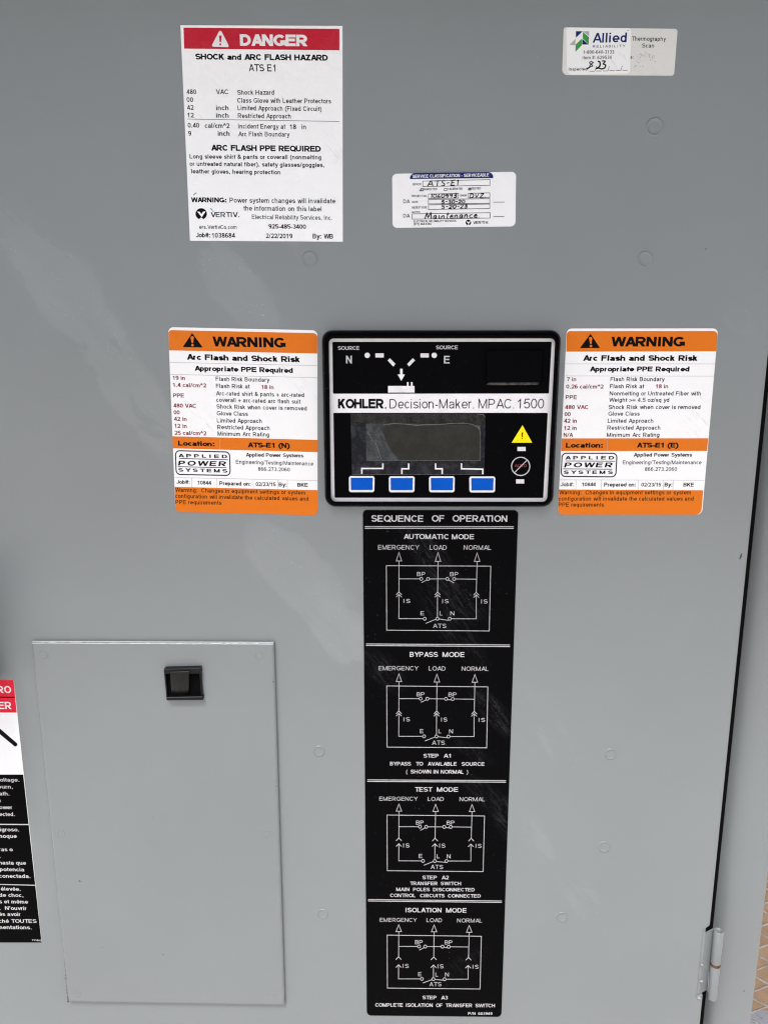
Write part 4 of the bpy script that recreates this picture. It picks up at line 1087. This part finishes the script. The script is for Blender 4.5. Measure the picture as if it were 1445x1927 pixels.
# ------------------------------------------------------------------ sequence of operation sign
def sequence_sign():
    Zs = [(670, 950, 320), (670, 1200, 320), (670, 1460, 320), (670, 1680, 320)]
    cs = zp(Zs[0], [(57, 45), (1377, 47)]) + zp(Zs[3], [(1233, 1056), (91, 1044)])
    t = thing('instruction_sign', 'tall black sign with four white switch diagrams below the controller', 'sign', base_of(*cs))
    b = B(); b.slab(rounded(cs, 8), 0, .0006, .0002); b.build('sign_plate', M['seqblack'], t)
    h = .00066
    acc = [B(h=h), B(h=h)]                        # bold headings; thin captions
    def flush():
        for i, (nm, mt) in enumerate((('heading_lettering', 'silverink'), ('caption_lettering', 'dullink'))):
            if acc[i].v: acc[i].build(nm, M[mt], t); acc[i] = B(h=h)
    def dia(z, arrows, basey, box_, ybp, bpc, bpt, closed, chev, low, ybot, cir, lev, IS, ELN, ATS, caps, right_x):
        b = B(h=h).zoom(*z); acc[1].zoom(*z); lt = acc[1]
        b.line(box_, 5.5, True)
        xl, xm, xr = [c[0] for c in chev]
        for (x, y), by, ch in zip(arrows, basey, chev):
            b.line([(x, y), (x + 23, by), (x - 23, by)], 5, True)
            b.line([(x, by), (ch[0], ch[1])], 5)
            b.line([(ch[0] - 23, ch[1] + 24), ch, (ch[0] + 23, ch[1] + 24)], 5.5)
        for ch in low: b.line([(ch[0] - 23, ch[1] + 23), ch, (ch[0] + 23, ch[1] + 23)], 5.5)
        for c_ in bpc: b.ring(c_, 12.5, 5, 20)
        b.line([(arrows[0][0], ybp), (bpc[0][0] - 14, bpc[0][1])], 5); b.line([(bpc[1][0] + 14, bpc[1][1]), (bpc[2][0] - 14, bpc[2][1])], 5); b.line([(bpc[3][0] + 14, bpc[3][1]), (right_x, bpc[3][1] + 2)], 5)
        b.line([(bpc[1][0] - 7, bpc[1][1] + 8), (bpc[0][0] + 3, bpc[0][1] + 31)], 5)
        if closed: b.line([(bpc[2][0] + 11, bpc[2][1] + 6), (bpc[3][0] - 10, bpc[3][1] + 8)], 5)
        else: b.line([(bpc[2][0] + 10, bpc[2][1] + 8), (bpc[3][0] - 2, bpc[3][1] + 33)], 5)
        for c_ in cir: b.ring(c_, 12.5, 5, 20)
        b.line([low[0], (low[0][0] - 1, ybot), (cir[0][0] - 14, cir[0][1])], 5)
        b.line([low[1], (cir[1][0], cir[1][1] - 14)], 5)
        b.line([low[2], (low[2][0], ybot + 2), (cir[2][0] + 14, cir[2][1])], 5)
        for l in lev: b.line(l, 5)
        for x0, x1, y in bpt: lt.text('BP', (x0, y), (x1, y), 34, -.012)
        for x0, x1, y in IS: lt.text('IS', (x0, y), (x1, y), 34, -.012, 1.25)
        for s_, (x0, x1, y) in zip('ELN', ELN): lt.text(s_, (x0, y), (x1, y), 34, -.012)
        lt.text('ATS', (ATS[0], ATS[2]), (ATS[1], ATS[2] + 1), 35, -.012, 1.15)
        for s_, x0, x1, y, cap in caps: lt.text(s_, (x0, y), (x1, y + 1), cap, -.013)
        b.build('switch_diagram', M['dullink'], t)
    b2 = lambda z, s_, x0, x1, y, cap, w_=.011, word=1.0, tr=1.0: (acc[0].zoom(*z), acc[0].text(s_, (x0, y), (x1, y + (x1 - x0) * .004), cap, w_, tr, word))
    A, Bz, Cz, Dz = Zs
    b2(A, 'SEQUENCE', 130, 570, 143, 55); b2(A, 'OF', 642, 747, 143, 55); b2(A, 'OPERATION', 818, 1283, 143, 55)
    flush()
    b2(A, 'AUTOMATIC MODE', 405, 1000, 290, 42)
    dia(A, [(364, 405), (695, 406), (1027, 408)], (477, 480, 481), [(257, 517), (1143, 521), (1130, 1072), (260, 1065)], 629,
        [(553, 629), (611, 630), (774, 629), (832, 630)], [(517, 586, 605), (797, 866, 606)], False, [(364, 740), (692, 741), (1020, 744)], [(364, 761), (691, 762), (1020, 765)], 967,
        [(583, 968), (690, 968), (795, 968)], [[(677, 972), (590, 1008)], [(704, 970), (785, 982)]], [(403, 460, 834), (731, 786, 836), (1061, 1116, 838)],
        [(547, 577, 938), (709, 733, 939), (799, 834, 939)], (653, 765, 1045), [('EMERGENCY', 187, 537, 380, 39), ('LOAD', 625, 768, 381, 39), ('NORMAL', 912, 1145, 382, 39)], 1022)
    flush()
    b2(Bz, 'BYPASS', 455, 695, 163, 42); b2(Bz, 'MODE', 733, 920, 164, 42)
    dia(Bz, [(364, 308), (686, 310), (1008, 312)], (373, 377, 379), [(260, 410), (1118, 418), (1108, 936), (263, 930)], 518,
        [(548, 518), (605, 519), (763, 520), (820, 521)], [(514, 580, 498), (784, 852, 500)], True, [(363, 623), (684, 624), (1003, 626)], [(363, 643), (683, 644), (1001, 646)], 838,
        [(577, 838), (682, 839), (784, 840)], [[(668, 845), (585, 877)], [(697, 842), (775, 850)]], [(403, 457, 711), (722, 773, 713), (1040, 1094, 716)],
        [(542, 571, 811), (699, 723, 812), (789, 822, 813)], (645, 753, 909), [('EMERGENCY', 192, 530, 277, 36), ('LOAD', 617, 758, 279, 36), ('NORMAL', 895, 1122, 281, 36)], 1005)
    flush()
    b2(Bz, 'STEP', 572, 700, 1019, 32); b2(Bz, 'A1', 744, 803, 1019, 32)
    for s_, x0, x1 in (('BYPASS', 288, 466), ('TO', 508, 569), ('AVAILABLE', 609, 853), ('SOURCE', 895, 1088)): b2(Bz, s_, x0, x1, 1086 + (x0 - 288) * .004, 31)
    b2(Bz, '(', 425, 436, 1154, 32); b2(Bz, 'SHOWN IN NORMAL', 463, 912, 1154, 32); b2(Bz, ')', 939, 950, 1156, 32)
    flush()
    b2(Cz, 'TEST', 500, 648, 134, 38); b2(Cz, 'MODE', 685, 865, 135, 38)
    dia(Cz, [(364, 240), (675, 241), (984, 243)], (300, 303, 304), [(263, 333), (1090, 341), (1078, 814), (265, 806)], 432,
        [(542, 432), (595, 433), (748, 434), (803, 434)], [(509, 573, 414), (769, 834, 415)], True, [(363, 528), (670, 530), (977, 531)], [(363, 577), (669, 577), (974, 580)], 722,
        [(568, 723), (668, 724), (767, 724)], [[(655, 728), (575, 760)], [(682, 728), (757, 735)]], [(400, 453, 609), (706, 757, 610), (1014, 1065, 612)],
        [(533, 562, 698), (685, 708, 700), (770, 802, 701)], (633, 739, 791), [('EMERGENCY', 197, 524, 211, 34), ('LOAD', 608, 744, 213, 34), ('NORMAL', 877, 1092, 215, 34)], 980)
    flush()
    b2(Cz, 'STEP', 563, 685, 879, 31); b2(Cz, 'A2', 727, 786, 879, 31)
    for s_, x0, x1, y in (('TRANSFER', 458, 690, 928), ('SWITCH', 718, 890, 929), ('MAIN', 341, 453, 979), ('POLES', 484, 625, 980), ('DISCONNECTED', 653, 1005, 981), ('CONTROL', 289, 503, 1030), ('CIRCUITS', 543, 752, 1032), ('CONNECTED', 779, 1057, 1034)):
        b2(Cz, s_, x0, x1, y, 29)
    flush()
    b2(Dz, 'ISOLATION', 420, 725, 166, 38); b2(Dz, 'MODE', 763, 937, 168, 38)
    dia(Dz, [(362, 272), (662, 274), (960, 278)], (330, 332, 336), [(264, 360), (1063, 370), (1052, 818), (266, 810)], 456,
        [(534, 456), (587, 457), (733, 458), (786, 459)], [(501, 564, 437), (752, 816, 439)], True, [(361, 544), (659, 546), (954, 549)], [(361, 612), (657, 614), (951, 618)], 732,
        [(559, 732), (656, 734), (751, 735)], [[(643, 738), (567, 767)], [(670, 737), (742, 743)]], [(396, 447, 639), (692, 742, 642), (989, 1039, 646)],
        [(527, 555, 709), (673, 695, 712), (755, 787, 712)], (622, 724, 794), [('EMERGENCY', 202, 516, 247, 33), ('LOAD', 598, 728, 249, 33), ('NORMAL', 857, 1068, 252, 33)], 956)
    flush()
    b2(Dz, 'STEP', 564, 682, 905, 30); b2(Dz, 'A3', 722, 778, 906, 30)
    for s_, x0, x1 in (('COMPLETE', 163, 397), ('ISOLATION', 424, 650), ('OF', 678, 733), ('TRANSFER', 760, 984), ('SWITCH', 1012, 1177)): b2(Dz, s_, x0, x1, 968 + (x0 - 163) * .006, 30)
    flush()
    b2(Dz, 'P/N', 950, 1013, 1037, 23, .01); b2(Dz, '603949', 1035, 1156, 1038, 23, .01)
    flush()
    for z, a, q, a2, q2 in ((A, (75, 185), (1337, 186), (75, 199), (1337, 200)), (Bz, (85, 53), (1305, 62), (85, 66), (1305, 76)), (Cz, (95, 34), (1272, 41), (95, 47), (1272, 54)), (Dz, (102, 58), (1237, 70), (102, 70), (1237, 82))):
        b = B(h=h).zoom(*z); b.line([a, q], 7); b.line([a2, q2], 7); b.build('divider_line', M['dullink'], t)


sequence_sign()


# ------------------------------------------------------------------ controller
def controller():
    A, Bz, Cz, Dz = (600, 610, 240), (830, 610, 240), (600, 770, 240), (830, 770, 240)
    HB, HF = .0090, .0036                        # bezel rim height, faceplate height
    cs = [(605.5, 621.5), (1055.5, 621.5), (1039.8, 953.5), (612.0, 953.5)]
    t = thing('switch_controller', 'black framed controller panel with a small display and four blue keys', 'controller', base_of(*cs))
    inner = [(619.0, 637.2), (1044.3, 636.8), (1028.8, 944.0), (623.2, 943.6)]
    o_ = rounded(cs, 20, 8); i_ = rounded(inner, 9, 8)
    b = B(); n_ = len(o_)
    P = lambda pts, h: [at(*p, h) for p in pts]
    mixp = lambda k: [(a[0] * (1 - k) + q[0] * k, a[1] * (1 - k) + q[1] * k) for a, q in zip(o_, i_)]
    top0 = P(o_, .002)
    rings = [[Vector((p.x, 0, p.z)) for p in top0], top0, P(mixp(.10), .0062), P(mixp(.26), .0082), P(mixp(.50), HB), P(mixp(.56), HB - .0006), P(mixp(.62), HB), P(mixp(.86), HB), P(mixp(.97), HB - .0005), P(i_, HF - .0004)]
    vs = [v for r in rings for v in r]
    b.add(vs, [(k * n_ + i, k * n_ + (i + 1) % n_, (k + 1) * n_ + (i + 1) % n_, (k + 1) * n_ + i) for k in range(len(rings) - 1) for i in range(n_)], False)
    b.build('bezel', M['bezel'], t)
    b = B(); b.slab(rounded([(p[0] * 1 + dx, p[1] + dy) for p, (dx, dy) in zip(inner, ((-2, -2), (2, -2), (2, 2), (-2, 2)))], 9), 0, HF)
    b.build('faceplate', M['face'], t)
    h = HF + .00012
    b = B(h=h)
    q = zp(A, [(153, 201)]) + zp(Bz, [(1250, 199), (1218, 786)]) + zp(A, [(161, 788)]); b.poly(rounded(q, 2))
    b.build('upper_overlay', M['panel'], t)
    b = B(h=h)
    q = zp(Cz, [(165, 42)]) + zp(Dz, [(1206, 42), (1154, 1006)]) + zp(Cz, [(179, 1003)]); b.poly(rounded(q, 2))
    b.build('lower_overlay', M['panel'], t)
    h2 = h + .0001
    # black print on the white strip
    b = B(h=h2).zoom(*A)
    b.text('KOHLER', (213, 955), (735, 955), 109, .044); b.text('.', (750, 958), (763, 958), 105)
    b.build('brand_lettering', M['black'], t)
    b = B(h=h2).zoom(*A); b.text('Decision-Maker.', (800, 955), (1755, 955), 106, -.022); b.zoom(*Bz); b.text('MPAC.', (420, 955), (825, 955), 108, -.022, .95); b.text('1500', (862, 955), (1162, 955), 110, -.022, .95)
    b.build('title_lettering', M['black'], t)
    # status lights
    def lamp(pts, z):
        b = B().zoom(*z); b.slab(pts, HF, h2 + .0005, .0002); b.build('indicator_light', M['lens'], t)
    circ = lambda x, y, r: [(x + r * math.cos(2 * math.pi * i / 24), y + r * math.sin(2 * math.pi * i / 24)) for i in range(24)]
    lamp(circ(548, 353, 31), A); lamp([(640, 330), (735, 330), (735, 378), (640, 378)], A)
    lamp([(804, 385), (868, 450), (843, 480), (778, 412)], A); lamp([(1064, 385), (1090, 410), (1022, 480), (998, 452)], A)
    lamp([(1150, 331), (1245, 330), (1244, 378), (1151, 378)], A); lamp(circ(1306, 353, 31), A)
    lamp([(862, 427), (957, 427), (957, 475), (862, 475)], Dz); lamp([(847, 795), (940, 795), (940, 843), (847, 843)], Dz)
    b = B(h=h2).zoom(*A); b.poly([(920, 505), (948, 505), (948, 570), (975, 570), (933, 643), (892, 570), (920, 570)]); b.build('arrow_symbol', M['whiteink'], t)
    b = B(h=h2).zoom(*A); b.poly([(783, 700), (997, 700), (997, 657), (1016, 657), (1016, 700), (1042, 700), (1042, 657), (1061, 657), (1061, 700), (1083, 700), (1083, 775), (783, 775)]); b.build('load_symbol', M['whiteink'], t)
    b = B(h=h2).zoom(*A); b.text('SOURCE', (217, 292), (458, 292), 43, .012); b.text('N', (307, 445), (376, 445), 88, .014); b.build('lettering', M['silverink'], t)
    b = B(h=h2).zoom(*Bz); b.text('SOURCE', (-58, 285), (187, 285), 43, .012); b.text('E', (30, 445), (95, 445), 86, .014); b.build('lettering', M['silverink'], t)
    # closed port cover, upper right: a sunk pocket, its lower lip coloured lighter to look lit
    q = rounded([(492, 278), (1168, 276), (1152, 702), (498, 702)], 40, 5); qi = rounded([(512, 298), (1146, 296), (1133, 664), (514, 664)], 26, 5)
    b = B().zoom(*Bz); n2 = len(q)
    rings = [[at(*b.px(p), HF) for p in q], [at(*b.px(p), h + .0012) for p in q], [at(*b.px(p), h + .0013) for p in [(a[0] * .55 + c_[0] * .45, a[1] * .55 + c_[1] * .45) for a, c_ in zip(q, qi)]], [at(*b.px(p), h + .0002) for p in qi]]
    vs = [v for r in rings for v in r]
    b.add(vs, [(k * n2 + i, k * n2 + (i + 1) % n2, (k + 1) * n2 + (i + 1) % n2, (k + 1) * n2 + i) for k in range(3) for i in range(n2)] + [tuple(range(3 * n2, 4 * n2))])
    pc = b.build('port_cover', M['panel'], t)
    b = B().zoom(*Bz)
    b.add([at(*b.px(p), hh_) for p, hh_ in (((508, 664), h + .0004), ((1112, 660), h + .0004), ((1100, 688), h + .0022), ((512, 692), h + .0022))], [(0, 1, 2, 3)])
    b.build('port_lip', simple('lit_lip_tone', (.085, .08, .07), .4, vary=.7, scale=300), pc)
    # display under dirty protective film
    q = zp(Cz, [(358, 50)]) + zp(Dz, [(500, 48), (489, 738)]) + zp(Cz, [(376, 743)])
    b = B(); b.slab(rounded(q, (1, 9, 1, 1)), HF, h2 + .0002); disp = b.build('display', M['film'], t)
    h3 = h2 + .0002
    b = B(h=h3 + .00005).zoom(*Cz); zc = 1384.8     # the last zoom's origin, seen from this one
    b.poly([(358, 52), (1860, 50), (1882, 70), (1884, 190), (1840, 195), (1760, 170), (1600, 165), (1200, 180), (1000, 165), (860, 160), (700, 168), (540, 160), (380, 140)])
    b.build('film_edge_band', M['filmtop'], disp)
    b = B(h=h3 + .00010).zoom(*Cz); b.poly([(535, 165), (740, 160), (1828, 180), (1828, 584), (536, 584)]); b.build('hazed_glass', M['filmgrey'], disp)
    b = B(h=h3 + .00016).zoom(*Cz)
    b.poly([(722, 182), (860, 168), (1000, 176), (1130, 190), (1300, 180), (1600, 172), (1740, 180), (1800, 215), (1820, 260), (1820, 578), (905, 578), (880, 540), (820, 470), (775, 400), (745, 310), (718, 240)])
    b.build('screen', M['lcd'], disp)
    b = B(h=h3 + .00024).zoom(*Cz)
    b.line([(725, 180), (850, 162), (1000, 170), (1120, 186), (1180, 172), (1330, 176), (1500, 160), (1640, 158), (1740, 172), (1800, 205), (1830, 230)], 8)
    b.line([(545, 250), (610, 350), (650, 400), (690, 520), (712, 580)], 6); b.line([(590, 350), (640, 372), (665, 440)], 6); b.line([(540, 584), (1826, 583)], 4); b.line([(1828, 250), (1828, 583)], 4)
    b.line([(376, 742), (1868, 738)], 4); b.line([(1790, 55), (1860, 62), (1880, 90)], 6)
    b.build('film_crease', M['crease'], disp)
    b = B(h=h3 + .00028).zoom(*Cz)
    b.line([(725, 615), (725, 672), (487, 672), (487, 732)], 16); b.line([(1017, 615), (1017, 675), (940, 675), (940, 735)], 16); b.line([(1321, 615), (1321, 675), (1396, 675), (1396, 735)], 16)
    b.zoom(*Dz); b.line([(229, 615), (229, 675), (470, 680), (470, 737)], 16)
    b.build('key_pointer', M['whiteink'], t)
    # keys
    for z, o4, i4 in ((Cz, (340, 758, 632, 942), (361, 778, 612, 916)), (Cz, (792, 760, 1086, 943), (812, 780, 1065, 918)), (Dz, (-138, 760, 155, 943), (-118, 780, 136, 919)), (Dz, (317, 762, 613, 945), (340, 782, 593, 921))):
        sk = lambda r: [(r[0], r[1]), (r[2], r[1]), (r[2] - 4, r[3]), (r[0] + 2, r[3])]
        b = B().zoom(*z); b.slab(rounded(sk(o4), 26), HF, h2 + .0003, .0002); k = b.build('button', M['whiteink'], t)
        b = B().zoom(*z); b.slab(rounded(sk(i4), 8), h2, h2 + .0005, .0002); b.build('button_face', M['blue'], k)
    b = B(h=h2).zoom(*Dz); b.poly([(920, 181), (1029, 380), (796, 380)]); tri = b.build('warning_triangle', M['yellow'], t)
    b = B(h=h2 + .0001).zoom(*Dz); b.poly([(911, 264), (927, 264), (920, 318), (911, 318)]); b.disc((914, 334), 7, 12); b.build('exclamation_mark', M['black'], tri)
    b = B(h=h2).zoom(*Dz); b.ring((899, 648), 103, 12, 48); b.line([(828, 720), (973, 576)], 10); sy = b.build('not_in_auto_symbol', M['silverink'], t)
    b = B(h=h2 - .00004).zoom(*Dz); b.text('AUTO', (828, 656), (967, 657), 34, .014); b.build('symbol_lettering', M['auto'], sy)


controller()
